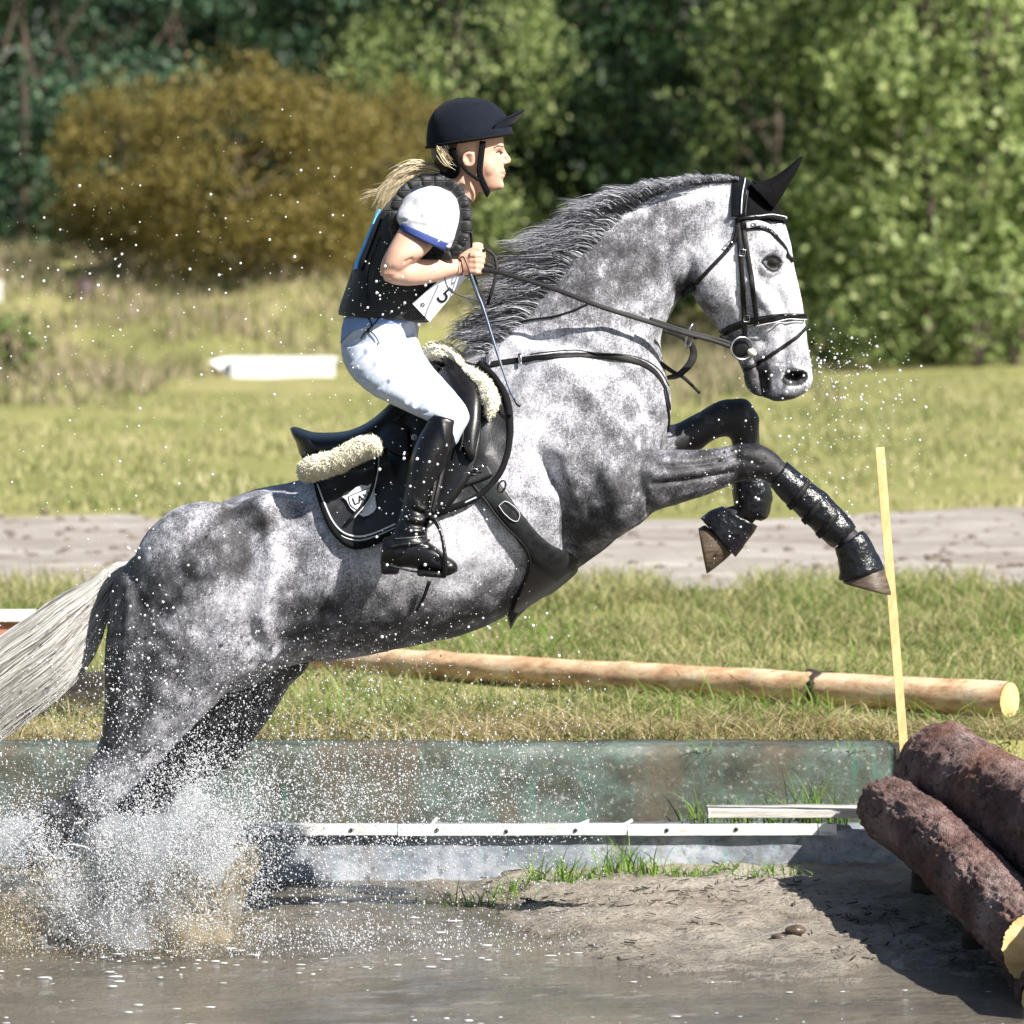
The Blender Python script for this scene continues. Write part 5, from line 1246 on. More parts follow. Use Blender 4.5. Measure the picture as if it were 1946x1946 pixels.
# ------------------------------------------------------------------ RIDER
rd = thing("person", P(760, 820, 0), "young rider in navy helmet, black body protector, white shirt and breeches riding the jumping horse", "person")
HN = -.155                                                    # depth of the near hand
def fing(pts, r0, r1): return tube(catmull(P3(pts), 4), [r0, (r0 + r1) / 2, r1], 8)
def fist(s, dx=0, dy=0, y=HN):
    """closed hand: back of the hand faces out, four fingers curl forward and in, thumb on top"""
    g = lambda q: (q[0] + dx, q[1] + dy, y + s * q[2])
    prt = [loft([tuple(x_) for x_ in [(868 + dx, 491 + dy, 872 + dx, 521 + dy, .018, y + s * .014), (884 + dx, 482 + dy, 884 + dx, 523 + dy, .021, y + s * .008), (900 + dx, 478 + dy, 898 + dx, 523 + dy, .021, y + s * .004), (909 + dx, 481 + dy, 908 + dx, 521 + dy, .016, y + s * .004)]], 20, 5, 2.6)]
    for i, (z_, L_) in enumerate(((485, 12), (495, 13), (506, 12), (516, 9))):
        x0 = 903 - i * .5
        prt.append(fing([g((x0 - 10, z_, -.010)), g((x0 + 3, z_, -.012)), g((x0 + L_, z_ + 1, -.004)), g((x0 + L_ + 1, z_ + 2, .012)), g((x0 + 2, z_ + 2, .024)), g((x0 - 8, z_ + 2, .022))], .0096 - .0006 * i, .0078 - .0005 * i))
    prt.append(fing([g((876, 492, .008)), g((890, 481, .014)), g((903, 475, .012)), g((915, 477, .004))], .0120, .0085))
    return prt
torso = [(790, 690, 675, 690, .11, 0), (778, 645, 672, 640, .13, 0), (766, 600, 676, 595, .12, 0), (790, 545, 692, 535, .125, 0), (832, 475, 716, 460, .14, 0),
         (866, 415, 735, 400, .165, 0), (870, 378, 768, 365, .15, 0), (874, 356, 805, 340, .085, 0)]
neck = [(880, 400, 805, 350, .06, 0), (898, 385, 828, 340, .054, 0), (908, 366, 846, 325, .050, 0), (914, 345, 852, 300, .052, 0)]
head = [(900, 198, 862, 198, .02, 0), (935, 210, 833, 212, .062, 0), (953, 240, 822, 240, .078, 0), (957, 262, 821, 266, .080, 0), (957, 278, 824, 282, .079, 0), (956, 290, 828, 294, .077, 0),
        (957, 302, 834, 308, .073, 0), (957, 316, 846, 322, .066, 0), (956, 332, 862, 334, .058, 0), (954, 346, 880, 347, .046, 0), (949, 357, 900, 360, .032, 0), (940, 364, 915, 366, .016, 0)]
face = [tube(P3([(954, 282, 0), (962, 297, 0), (966, 306, 0)]), [.006, .008, .010], 10), ellipsoid(P(965, 307, 0), (.0085, .0095, .0075), .1, 10), ellipsoid(P(958, 310, -.010), (.008, .007, .006), 0, 8), ellipsoid(P(958, 310, .010), (.008, .007, .006), 0, 8),
        ellipsoid(P(955, 325, 0), (.0095, .024, .006), 0, 10), ellipsoid(P(954, 334, 0), (.0095, .022, .007), 0, 10), ellipsoid(P(949, 352, 0), (.014, .020, .014), 0, 12),
        ellipsoid(P(926, 314, -.038), (.026, .028, .036), 0, 14), ellipsoid(P(926, 314, .038), (.026, .028, .036), 0, 14), ellipsoid(P(940, 326, 0), (.022, .044, .030), 0, 14), ellipsoid(P(950, 276, 0), (.012, .05, .010), 0, 12)]
def earp(y, s): return [ellipsoid(P(891, 304, y), (.017, .006, .021), .25, 12), tube(catmull(P3([(886, 316, y), (880, 306, y + s * .004), (882, 294, y + s * .006), (893, 290, y + s * .006), (900, 298, y + s * .003), (897, 312, y)]), 4), .0038, 6)]
def arm(s, dx=0, dy=0):
    h = HN if s < 0 else .05
    return [loft([(842 + dx, 376 + dy, 790 + dx, 376 + dy, .035, s * .14), (850 + dx, 410 + dy, 778 + dx, 405 + dy, .042, s * .185), (832 + dx, 455 + dy, 758 + dx, 435 + dy, .048, s * .228), (808 + dx, 484 + dy, 738 + dx, 470 + dy, .050, s * .255), (785 + dx, 500 + dy, 724 + dx, 500 + dy, .046, s * .262), (765 + dx, 520 + dy, 722 + dx, 524 + dy, .036, s * .26)], 24, 5),
            loft([(735 + dx, 506 + dy, 728 + dx, 532 + dy, .034, s * .258), (752 + dx, 495 + dy, 750 + dx, 541 + dy, .042, s * .25), (785 + dx, 492 + dy, 782 + dx, 543 + dy, .043, s * .235), (822 + dx, 493 + dy, 820 + dx, 538 + dy, .037, (s * .235 + h) / 2), (850 + dx, 493 + dy, 850 + dx, 529 + dy, .029, h - .012 if s < 0 else h), (873 + dx, 492 + dy, 875 + dx, 521 + dy, .021, h)], 24, 5)]
thigh = lambda s: [loft([(770, 650, 690, 670, .07, s * .09), (815, 712, 715, 722, .065, s * .20), (850, 746, 765, 758, .06, s * .27), (872, 780, 815, 786, .05, s * .33), (862, 816, 832, 806, .04, s * .36)], 20, 5),
                   loft([(858, 800, 830, 800, .04, s * .365), (835, 870, 797, 860, .042, s * .388), (808, 960, 775, 950, .032, s * .408), (795, 1030, 758, 1030, .026, s * .425), (800, 1052, 756, 1052, .026, s * .432), (836, 1072, 800, 1070, .018, s * .438)], 20, 5)]
bd = [loft(torso, 30, 5), loft(neck, 24, 5), loft(head, 32, 5)] + face + earp(-.078, -1) + earp(.078, 1) + arm(-1) + arm(1, 6, -8) + fist(1) + fist(-1, 2, -9, .06) + thigh(-1) + thigh(1)
bm_person = remesh(bd, .0034, 2, "body")
v_ = verts_of(bm_person); q_ = proj(v_); e_ = edges_of(bm_person)
mk = ((q_[:, 0] > 905) & (q_[:, 1] > 262) & (q_[:, 1] < 368) & (np.hypot(q_[:, 0] - 967, q_[:, 1] - 306) > 11)).astype(float)[:, None] * .5
dg_ = np.maximum(1, np.bincount(e_.ravel(), minlength=len(v_)))[:, None]
for _ in range(9):
    s_ = np.stack([np.bincount(e_[:, 0], v_[e_[:, 1], k_], len(v_)) + np.bincount(e_[:, 1], v_[e_[:, 0], k_], len(v_)) for k_ in range(3)], 1)
    v_ = v_ + mk * (s_ / dg_ - v_)
set_verts(bm_person, v_)
sculpt(bm_person, [([(953, 293)], 5, -.0045), ([(940, 288), (954, 290)], 3.5, -.003), ([(945, 282), (957, 282)], 2.5, .002), ([(950, 330), (962, 330)], 1.4, -.0018), ([(955, 325), (958, 325)], 2.2, .0016), ([(954, 335), (957, 335)], 2.2, .0014),
                   ([(956, 312), (961, 313)], 2, -.002), ([(888, 300), (892, 308)], 4, -.005), ([(880, 345), (900, 378)], 7, .003), ([(868, 350), (885, 380)], 5, -.003),
                   ([(742, 512), (760, 520)], 7, -.002), ([(728, 520)], 6, .003), ([(880, 488), (900, 486)], 2, .0012), ([(903, 480), (905, 520)], 3, .002), ([(770, 498), (782, 492)], 3, -.004)], -1)
obj("body", bm_person, M['skin'], rd)
RB = bvh(bm_person)
he = hit(951, 293, False, RB)
for s in (-1, 1):
    obj("eye", ellipsoid((he[0][0] - .003, s * (abs(he[0][1]) - .002), he[0][2]), (.006, .005, .0045), 0, 10), M['eye'], rd)
p, nn = drape([(942, 290), (948, 287), (955, 290)], 12, .001, False, RB); obj("eyelashes", tube(p, .0014, 6), M['hair_dark'], rd)
p, nn = drape([(938, 281), (947, 277), (956, 279)], 12, .0006, False, RB); obj("eyebrow", ribbon(p, nn, .003, .0012), M['hair_dark'], rd)
p, nn = drape([(952, 330), (956, 330), (961, 330)], 12, .0002, False, RB); obj("lips", ribbon(p, nn, .004, .0015), M['lip'], rd)
# helmet
hz = lambda x_: x_
hs = [(905, 186, 868, 186, .018, 0), (932, 193, 842, 195, .056, 0), (950, 206, 826, 210, .080, 0), (963, 222, 815, 230, .097, 0), (971, 238, 811, 252, .106, 0), (974, 248, 810, 268, .109, 0), (974, 254, 812, 279, .108, 0), (965, 259, 822, 282, .100, 0)]
hsf = loft(hs, 40, 6)
hel = obj("helmet", hsf, M['helmet'], rd)
obj("rim", tube(np.array([np.array(P(892 + 82 * math.cos(a), 267 - 13 * math.cos(a), 0)) + np.array([0, .109 * math.sin(a), 0]) for a in np.linspace(0, 2 * math.pi, 60)]), .0042, 8, up=(0, 0, 1)), M['fabric_black'], hel)
V = []; nu, nv = 22, 7
for th in (0, .006):
    for i in range(nu):
        a = math.radians(-62 + 124 * i / (nu - 1))
        for j in range(nv):
            u = j / (nv - 1); r0 = .118 * (.93 if j == 0 else 1); base = np.array(P(892, 258, 0))
            xx = r0 * math.cos(a) + .036 * u * math.cos(a) ** .8; yy = .107 * math.sin(a) * (1 - .1 * u)
            zz = .014 + .052 * u * math.cos(a) * .9 + .010 * math.cos(a) - .010 * math.sin(a) ** 2
            V.append(base + np.array([xx, yy, zz + th]))
V = np.array(V); L = nu * nv; i = np.arange(nu - 1)[:, None] * nv; k = np.arange(nv - 1)[None]
Q = np.stack([i + k, i + nv + k, i + nv + k + 1, i + k + 1], -1).reshape(-1, 4)
per = list(range(nv)) + [q_ * nv + nv - 1 for q_ in range(1, nu)] + [(nu - 1) * nv + j for j in range(nv - 2, -1, -1)] + [q_ * nv for q_ in range(nu - 2, 0, -1)]
S4 = np.array([(per[a], per[(a + 1) % len(per)], per[(a + 1) % len(per)] + L, per[a] + L) for a in range(len(per))])
obj("peak", (V, [Q[:, ::-1], Q + L, S4]), M['helmet'], hel)
for s in (-1, 1):
    obj("chin_strap", ribbon(catmull(P3([(918, 268, s * .088), (914, 300, s * .081), (912, 330, s * .072), (920, 352, s * .052), (926, 366, s * .036), (928, 370, 0)]), 6), (0.15, s, 0), .017, .004), M['fabric_black'], hel)
    obj("ear_strap", ribbon(catmull(P3([(862, 284, s * .088), (884, 322, s * .078), (910, 342, s * .068)]), 6), (0, s, 0), .010, .004), M['fabric_black'], hel)
    obj("rear_harness", ribbon(catmull(P3([(858, 282, s * .090), (866, 312, s * .080), (862, 330, s * .058), (838, 330, s * .03), (828, 326, 0)]), 6), (-.4, s, -.1), .026, .005), M['fabric_black'], hel)
# hair: cap of hair behind the ear, flying ponytail
obj("hair", remesh([loft([(905, 262, 818, 268, .082, 0), (884, 284, 819, 288, .083, 0), (874, 304, 822, 306, .078, 0), (864, 322, 832, 322, .062, 0), (852, 332, 842, 332, .03, 0)], 24, 5)], .004, 2, "hair"), M['hair_dark'], rd)
r = np.random.default_rng(5); n_ = 480; m = 16; S = np.zeros((n_, m, 3)); pc = curve([(842, 326), (815, 318), (785, 318), (755, 340), (736, 366), (725, 392)], m); u_ = np.linspace(0, 1, m)
off = r.normal(0, 1, (n_, 2)); ln = r.uniform(.5, 1.05, n_); kind = r.uniform(0, 1, n_)
pc2 = curve([(842, 324), (806, 322), (768, 340), (735, 366), (706, 372), (686, 382)], m)
for k in range(m):
    uu = u_[k] * ln * (m - 1); i0 = np.minimum(uu.astype(int), m - 2); f = (uu - i0)[:, None]
    a = pc[i0] * (1 - f) + pc[i0 + 1] * f; b_ = pc2[i0] * (1 - f) + pc2[i0 + 1] * f
    w_ = (kind > .72)[:, None] * 1.0; q = a * (1 - w_) + b_ * w_
    q = q + off * (2 + 6 * u_[k]) + np.stack([2 * np.sin(6 * u_[k] + kind * 30), 2.5 * np.cos(7 * u_[k] + kind * 50)], 1) * u_[k]
    y_ = -.01 + off[:, 0] * .008 + .012 * off[:, 1] * u_[k] - .05 * u_[k]
    S[:, k] = np.stack([(q[:, 0] - CX) / FP * (D0 + y_), y_, CZ - (q[:, 1] - HZ) / FP * (D0 + y_)], 1)
M['blonde'] = hair_mat("blonde strands", [(0, (.16, .10, .05)), (.3, (.50, .38, .20)), (.7, (.80, .69, .48)), (1, (.92, .86, .70))])
obj("ponytail", strands(S, 9, .0011), M['blonde'], rd)
S = np.zeros((26, 8, 3))
for j in range(26):
    a = np.array([r.uniform(828, 850), r.uniform(275, 300)]); e = a + np.array([r.uniform(20, 34), r.uniform(18, 34)])
    for k in range(8): u = k / 7; q = a * (1 - u) + e * u + np.array([0, 7 * math.sin(3.1 * u)]); S[j, k] = P(q[0], q[1], -.088 + .01 * u)
obj("loose_hair", strands(S, 10, .0010), M['blonde'], rd)
# shirt: sleeves, collar; vest over it
def cloth(parts_, voxel, it, name, mat, ops=(), seed=1, amp=.003, fr_=22, k=1.2):
    me = remesh(parts_, voxel, it, name); v_ = verts_of(me); n_ = normals_of(me)
    set_verts(me, v_ + n_ * (amp * 2 * (fbm(v_ * fr_, 3, seed) - .5))[:, None])
    if ops: sculpt(me, [(a, b_, c * k) for a, b_, c in ops], -1)
    return obj(name, me, M[mat], rd)
def sleeve(s, dx=0, dy=0): return loft([(842 + dx, 356 + dy, 800 + dx, 352 + dy, .05, s * .125), (868 + dx, 372 + dy, 775 + dx, 366 + dy, .064, s * .158), (874 + dx, 402 + dy, 757 + dx, 396 + dy, .066, s * .193), (868 + dx, 440 + dy, 754 + dx, 414 + dy, .064, s * .215), (856 + dx, 474 + dy, 762 + dx, 430 + dy, .062, s * .230)], 30, 5)
cloth([sleeve(-1), sleeve(1, 6, -8), loft([(870, 420, 760, 400, .15, 0), (878, 372, 790, 352, .13, 0), (896, 384, 822, 334, .062, 0), (902, 384, 838, 334, .058, 0)], 28, 5)], .0045, 2, "shirt", 'white_cloth',
      [([(762, 420), (800, 412)], 3, -.004), ([(845, 455), (862, 430)], 3.5, -.005), ([(838, 450), (850, 440)], 2.5, .004), ([(840, 468), (862, 462)], 3, -.004), ([(800, 380), (815, 430)], 10, .003), ([(855, 390), (846, 430)], 5, -.004), ([(825, 465), (850, 440), (862, 420)], 3, .004), ([(770, 415), (812, 425)], 3, .003), ([(812, 450), (835, 440)], 3, -.004)], 3)
obj("cuff", loft([(856, 464, 761, 423, .0665, -.228), (846, 478, 759, 436, .0655, -.234)], 34, 3), M['navy'], rd)
obj("collar", [loft([(899, 384, 828, 328, .063, 0), (907, 392, 846, 326, .058, 0)], 30, 3)], M['white_cloth'], rd)
b = NB("padded black vest"); b.set(Roughness=.6); b.b.inputs["Sheen Weight"].default_value = .15
bt = b.n("ShaderNodeTexBrick"); bt.inputs["Scale"].default_value = 9; bt.inputs["Mortar Size"].default_value = .02; bt.inputs["Mortar Smooth"].default_value = .8; bt.inputs["Color1"].default_value = (1, 1, 1, 1); bt.inputs["Color2"].default_value = (1, 1, 1, 1); bt.inputs["Mortar"].default_value = (0, 0, 0, 1)
mp_ = b.n("ShaderNodeMapping"); mp_.inputs["Rotation"].default_value = (math.radians(90), 0, math.radians(0)); b.l(b.tc.outputs["Object"], mp_.inputs[0]); b.l(mp_.outputs[0], bt.inputs["Vector"])
b.b.inputs["Base Color"].default_value = (.004, .0045, .006, 1); b.bump(b.math('ADD', bt.outputs["Color"], b.math('MULTIPLY', b.noise(300, 3), .15)), .8, .006); M['vest'] = b.m
vest_s = [(818, 613, 641, 598, .158, 0), (832, 592, 646, 578, .160, 0), (860, 556, 658, 545, .158, 0), (884, 518, 672, 503, .158, 0), (897, 474, 693, 455, .160, 0), (897, 434, 714, 415, .162, 0), (890, 396, 738, 384, .162, 0), (878, 368, 768, 352, .148, 0), (864, 350, 800, 337, .11, 0)]
vest = cloth([loft(vest_s, 40, 6, 2.5)], .0055, 2, "vest", 'vest', [([(700, 560), (690, 500)], 8, -.004), ([(780, 600), (760, 540)], 9, -.004)], 6, .002, 14)
VB = bvh(vest.data)
arc = catmull(P3([(848, 346, -.150), (822, 343, -.170), (790, 348, -.190), (768, 362, -.200), (752, 390, -.205), (748, 420, -.205), (752, 450, -.19)]), 6)
arc2 = catmull(P3([(848, 346, -.150), (868, 358, -.175), (882, 384, -.195), (886, 420, -.205), (882, 452, -.205), (868, 476, -.20), (845, 488, -.19), (815, 494, -.17)]), 6)
def padrim(path, n):
    out = []; pts = resample(path, n * 4 + 1)
    for j in range(n):
        q = pts[j * 4:j * 4 + 5]; q = q + (q.mean(0) - q) * .06
        out.append(tube(q, [.0115, .0140, .0142, .0140, .0115], 14, flat=.5))
    return out
obj("armhole_pad", padrim(arc, 7) + padrim(arc2, 9), M['vest'], vest)
obj("armhole_pad", [tube(catmull(P3([(848, 340, .15), (790, 345, .19), (752, 385, .205), (752, 440, .19)]), 5), .015, 10), tube(catmull(P3([(848, 340, .15), (882, 380, .195), (882, 450, .2), (830, 484, .18)]), 5), .015, 10)], M['vest'], vest)
obj("shoulder_flap", patch([(828, 343), (850, 340), (868, 350)], [(828, 356), (852, 354), (878, 372)], 10, 6, .004, .006, False, VB), M['fabric_black'], vest)
obj("blue_panel", strap([(722, 398), (708, 430), (694, 464), (682, 492), (676, 512)], [.012, .016, .018, .020, .022], .005, .002, 40, False, VB), M['blue'], vest)
obj("blue_panel_edge", strap([(731, 402), (718, 436), (706, 468), (694, 500), (688, 515)], .003, .006, .002, 40, False, VB), M['fabric_black'], vest)
obj("side_seam", strap([(700, 590), (696, 545), (704, 500), (722, 450)], .004, .004, .001, 40, False, VB), M['leather_dull'], vest)
for a in ([(882, 420), (894, 450), (892, 490)], [(876, 380), (890, 410), (894, 440)], [(840, 494), (860, 496), (882, 488)]): obj("webbing", strap(a, .006, .005, .003, 24, False, VB), M['strap'], vest)
# bib with number
cs_ = [np.array(curve(c_, 24)) for c_ in ([(784, 577), (812, 552), (838, 530), (850, 522)], [(817, 612), (845, 578), (868, 550), (889, 526)])]
G_ = []
for th in (0, .0018):
    for i in range(24):
        for j in range(12):
            t = j / 11; q = cs_[0][i] * (1 - t) + cs_[1][i] * t; G_.append(P(q[0], q[1], -.178 + .035 * t + .012 * t * t + th - .004 * math.sin(i / 23 * 3.14)))
i_ = np.arange(23)[:, None] * 12; k_ = np.arange(11)[None]; Q_ = np.stack([i_ + k_, i_ + k_ + 1, i_ + 12 + k_ + 1, i_ + 12 + k_], -1).reshape(-1, 4)
pe = list(range(12)) + [q * 12 + 11 for q in range(1, 24)] + [23 * 12 + q for q in range(10, -1, -1)] + [q * 12 for q in range(22, 0, -1)]
bib = obj("number_bib", (np.array(G_), [Q_, Q_[:, ::-1] + 288, np.array([(pe[a], pe[(a + 1) % len(pe)], pe[(a + 1) % len(pe)] + 288, pe[a] + 288) for a in range(len(pe))])]), M['paper'], rd); BV = bvh(bib.data)
px_mesh("number", text_bm("5", 845, 563, 50, -45, .85), M['ink'], bib, BV, .0006, .0006)
def rect_bm(cx, cy, L, W, ang):
    bm_ = bmesh.new(); a = math.radians(ang); vs = []
    for x, y in ((-L, -W), (L, -W), (L, W), (-L, W)): vs.append(bm_.verts.new((cx + (x * math.cos(a) - y * math.sin(a)) / 2, cy + (x * math.sin(a) + y * math.cos(a)) / 2, 0)))
    bm_.faces.new(vs); return bm_
for cx, cy, L, W in ((815, 577, 20, 1.6), (806, 588, 20, 2.4), (802, 592, 18, 1.4)): px_mesh("print_line", rect_bm(cx, cy, L, W, 46), M['ink'], bib, BV, .0008, .0006)
for j in range(5):
    a = j * 2 * math.pi / 5; h = hit(803 + 3 * math.cos(a), 579 + 3 * math.sin(a), False, BV)
    if h: obj("print_mark", ellipsoid(h[0] + h[1] * .0012, (.0022, .0006, .0022), 0, 6), M['ink'], bib)
# breeches
hipl = [(800, 584, 662, 572, .140, 0), (798, 612, 655, 604, .155, 0), (794, 640, 648, 650, .170, 0), (800, 668, 654, 690, .168, 0), (826, 700, 676, 726, .12, 0)]
def bleg(s): return loft([(792, 640, 650, 660, .10, s * .10), (812, 684, 660, 702, .105, s * .17), (843, 720, 694, 741, .102, s * .23), (868, 748, 740, 766, .092, s * .28), (887, 774, 782, 786, .080, s * .325), (893, 795, 812, 800, .070, s * .35), (882, 818, 826, 816, .062, s * .365), (868, 846, 812, 836, .055, s * .375)], 30, 6)
wr = [([(700, 745), (735, 725)], 4, -.005), ([(790, 770), (812, 755), (830, 762)], 3.5, -.006), ([(800, 778), (822, 766), (838, 770)], 3, .005), ([(806, 786), (826, 775), (842, 778)], 3, -.006), ([(812, 794), (834, 782), (848, 786)], 3, .004), ([(775, 762), (800, 745)], 3.5, -.004),
      ([(735, 665), (770, 690), (805, 735), (840, 770), (848, 782)], 2.0, -.004), ([(652, 668), (690, 640)], 3, -.006), ([(655, 650), (700, 625)], 4, -.004), ([(660, 690), (690, 670)], 5, -.004), ([(770, 615), (776, 640), (752, 642)], 4, -.008), ([(783, 610), (790, 632)], 4, .006), ([(745, 630), (765, 638)], 3, -.005), ([(680, 712), (708, 694)], 5, -.003)]
brc = cloth([loft(hipl, 32, 6), bleg(-1), bleg(1)], .0055, 3, "breeches", 'breeches', wr, 8, .0025, 18, 1.5)
BRB = bvh(brc.data)
obj("waistband", [patch([(653, 604), (690, 598), (740, 598), (774, 604)], [(649, 652), (672, 630), (715, 616), (774, 614)], 24, 8, .0015, .002, False, BRB)], M['breeches_blue'], brc)
obj("drawcord", [tube(drape([(694, 595), (708, 618), (700, 628)], 16, .006, False, BRB)[0], .0017, 6), tube(drape([(728, 592), (716, 612), (702, 628), (686, 642)], 20, .006, False, BRB)[0], .0017, 6), tube(drape([(702, 628), (714, 640), (721, 656)], 12, .006, False, BRB)[0], .0015, 6)], M['fabric_black'], brc)
obj("cord_stop", ellipsoid(hit(701, 629, False, BRB)[0] + np.array([0, -.008, 0]), (.007, .005, .004), .4, 8), M['ink'], brc)
# riding boots
def bsec(s): return [loft([(877, 800, 818, 784, .062, s * .368), (872, 832, 812, 802, .064, s * .375), (864, 850, 798, 826, .066, s * .382), (855, 866, 786, 852, .067, s * .388), (843, 895, 774, 890, .065, s * .395), (832, 928, 769, 928, .058, s * .402), (823, 960, 763, 962, .050, s * .410), (814, 990, 754, 994, .045, s * .418), (812, 1015, 745, 1012, .044, s * .424), (816, 1040, 737, 1036, .043, s * .43), (822, 1058, 730, 1062, .040, s * .432)], 30, 6),
                   loft([(728, 1020, 722, 1070, .025, s * .43), (745, 1020, 745, 1076, .036, s * .432), (785, 1022, 785, 1080, .040, s * .434), (820, 1034, 822, 1088, .044, s * .436), (846, 1054, 848, 1092, .044, s * .438), (864, 1066, 862, 1090, .034, s * .44), (871, 1076, 870, 1084, .014, s * .44)], 26, 5, 2.4),
                   loft([(724, 1066, 724, 1092, .026, s * .432), (760, 1070, 758, 1092, .030, s * .432)], 16, 3, 3)]
cr = [([(786, 960), (806, 968), (822, 960)], 3, .004), ([(784, 968), (804, 976), (820, 970)], 3, -.005), ([(776, 985), (800, 990), (816, 984)], 3, .004), ([(772, 994), (796, 1000), (812, 996)], 3, -.005), ([(770, 1008), (800, 1010), (814, 1008)], 3, .004), ([(764, 1020), (790, 1022), (812, 1020)], 3, -.004),
      ([(790, 915), (784, 945), (795, 958)], 3, .004), ([(745, 1045), (790, 1040), (815, 1040)], 3, -.004), ([(825, 1062), (850, 1070)], 5, -.003), ([(838, 800), (848, 850), (835, 900)], 5, .003)]
for s in (-1, 1):
    me = remesh(bsec(s), .005, 3, "boot")
    if s < 0: sculpt(me, [(a, b_, c * 1.25) for a, b_, c in cr], -1)
    bo = obj("riding_boot", me, M['leather'], rd)
    if s < 0:
        BO = bvh(me)
        obj("spur_strap", strap([(740, 1040), (770, 1034), (800, 1032), (816, 1026)], .006, .004, .002, 24, False, BO), M['leather_dull'], bo)
        obj("spur_strap", strap([(752, 1024), (780, 1022), (806, 1018)], .004, .003, .002, 24, False, BO), M['steel'], bo)
        obj("sole", strap([(724, 1070), (760, 1080), (800, 1088), (846, 1092), (868, 1084)], .006, .004, .001, 30, False, BO), M['leather_dull'], bo)
# belly side strap end below the stirrup
tag(obj("stirrup_strap_end", ribbon(*drape([(815, 1100), (805, 1130), (792, 1156)], 16, .012, False), [.010, .009, .006], .004), M['strap']), "loose black strap end hanging below the stirrup on the horse's belly", "strap")

# reins (part of the bridle), running from the fists to the bit
def rein(pts, w, nm="rein"): obj(nm, ribbon(catmull(P3(pts), 8), (.15, -1, .35), w, .0045), M['strap'], br)
rein([(914, 512, -.158), (960, 520, -.170), (1050, 548, -.190), (1140, 582, -.205), (1235, 612, -.175), (1300, 632, -.125), (1360, 648, -.095), (1392, 660, -.080)], .013)
rein([(1235, 606, -.17), (1300, 627, -.12), (1368, 645, -.09), (1392, 654, -.078)], .010)
rein([(916, 500, .06), (1050, 536, .16), (1140, 572, .19), (1235, 606, .16), (1395, 656, .080)], .013)
# slack loop of rein and its buckle end between the hands
rein([(905, 482, -.10), (925, 475, -.10), (940, 488, -.10), (944, 516, -.11), (936, 548, -.12), (926, 580, -.12)], .009)
rein([(898, 520, -.13), (908, 548, -.14), (922, 585, -.13)], .009)
# crop
c_ = curve(P3([(893, 518, -.165), (908, 560, -.175), (918, 585, -.185), (940, 655, -.215), (966, 734, -.255), (978, 760, -.27)]), 40)
cr_ = thing("riding_crop", tuple(c_[0]), "slim dark blue riding crop held in the rider's near hand, crossing the horse's shoulder", "crop")
obj("shaft", tube(c_, [.0055, .005, .0036, .003], 8), pm("blue black shaft", (.02, .03, .06), (.05, .08, .14), 90, .35), cr_)
obj("tip", tube(curve(P3([(978, 760, -.27), (983, 768, -.272), (989, 772, -.272)]), 8), [.0032, .004, .0042], 8), M['leather'], cr_)
obj("wrist_loop", [tube(catmull(P3([(873, 492, -.165), (880, 488, -.168), (886, 500, -.178), (893, 520, -.18), (900, 545, -.18), (912, 572, -.182)]), 6), .0018, 6), tube(catmull(P3([(868, 489, -.15), (877, 500, -.182), (879, 515, -.180), (876, 523, -.165)]), 6), .0018, 6),
                      tube(catmull(P3([(845, 528, -.19), (852, 548, -.2), (870, 560, -.2), (896, 568, -.19), (912, 572, -.18)]), 6), .0022, 6)], M['ink'], cr_)

# ------------------------------------------------------------------ SPLASH
r = np.random.default_rng(101)
ICO = np.array([(0, 0, 1), (.894, 0, .447), (.276, .851, .447), (-.724, .526, .447), (-.724, -.526, .447), (.276, -.851, .447), (.724, .526, -.447), (-.276, .851, -.447), (-.894, 0, -.447), (-.276, -.851, -.447), (.724, -.526, -.447), (0, 0, -1)])
ICF = np.array([(0, 1, 2), (0, 2, 3), (0, 3, 4), (0, 4, 5), (0, 5, 1), (1, 6, 2), (2, 7, 3), (3, 8, 4), (4, 9, 5), (5, 10, 1), (2, 6, 7), (3, 7, 8), (4, 8, 9), (5, 9, 10), (1, 10, 6), (6, 11, 7), (7, 11, 8), (8, 11, 9), (9, 11, 10), (10, 11, 6)])
OCT = np.array([(1, 0, 0), (-1, 0, 0), (0, 1, 0), (0, -1, 0), (0, 0, 1), (0, 0, -1)], float)
OCF = np.array([(0, 2, 4), (2, 1, 4), (1, 3, 4), (3, 0, 4), (2, 0, 5), (1, 2, 5), (3, 1, 5), (0, 3, 5)])
def drops(c, rad, shape=OCT, F=OCF, stretch=None):
    n = len(c); k = len(shape); sc_ = np.ones((n, 3)) if stretch is None else stretch
    V = c[:, None] + shape[None] * (rad[:, None] * sc_)[:, None]
    return V.reshape(-1, 3), [(F[None] + (np.arange(n) * k)[:, None, None]).reshape(-1, 3)]
def px3(px, py, y): dd = D0 + y; return np.stack([(px - CX) / FP * dd, y, CZ - (py - HZ) / FP * dd], 1)
def cloud(n, fn):                         # rejection sampling of a density in the picture plane with real depth
    px = r.uniform(-60, 1150, n); py = r.uniform(1150, 1900, n); k = r.uniform(0, 1, n) < fn(px, py); return px[k], py[k]
def bl(px, py, cx, cy, rx, ry): return np.exp(-((px - cx) / rx) ** 2 - ((py - cy) / ry) ** 2)
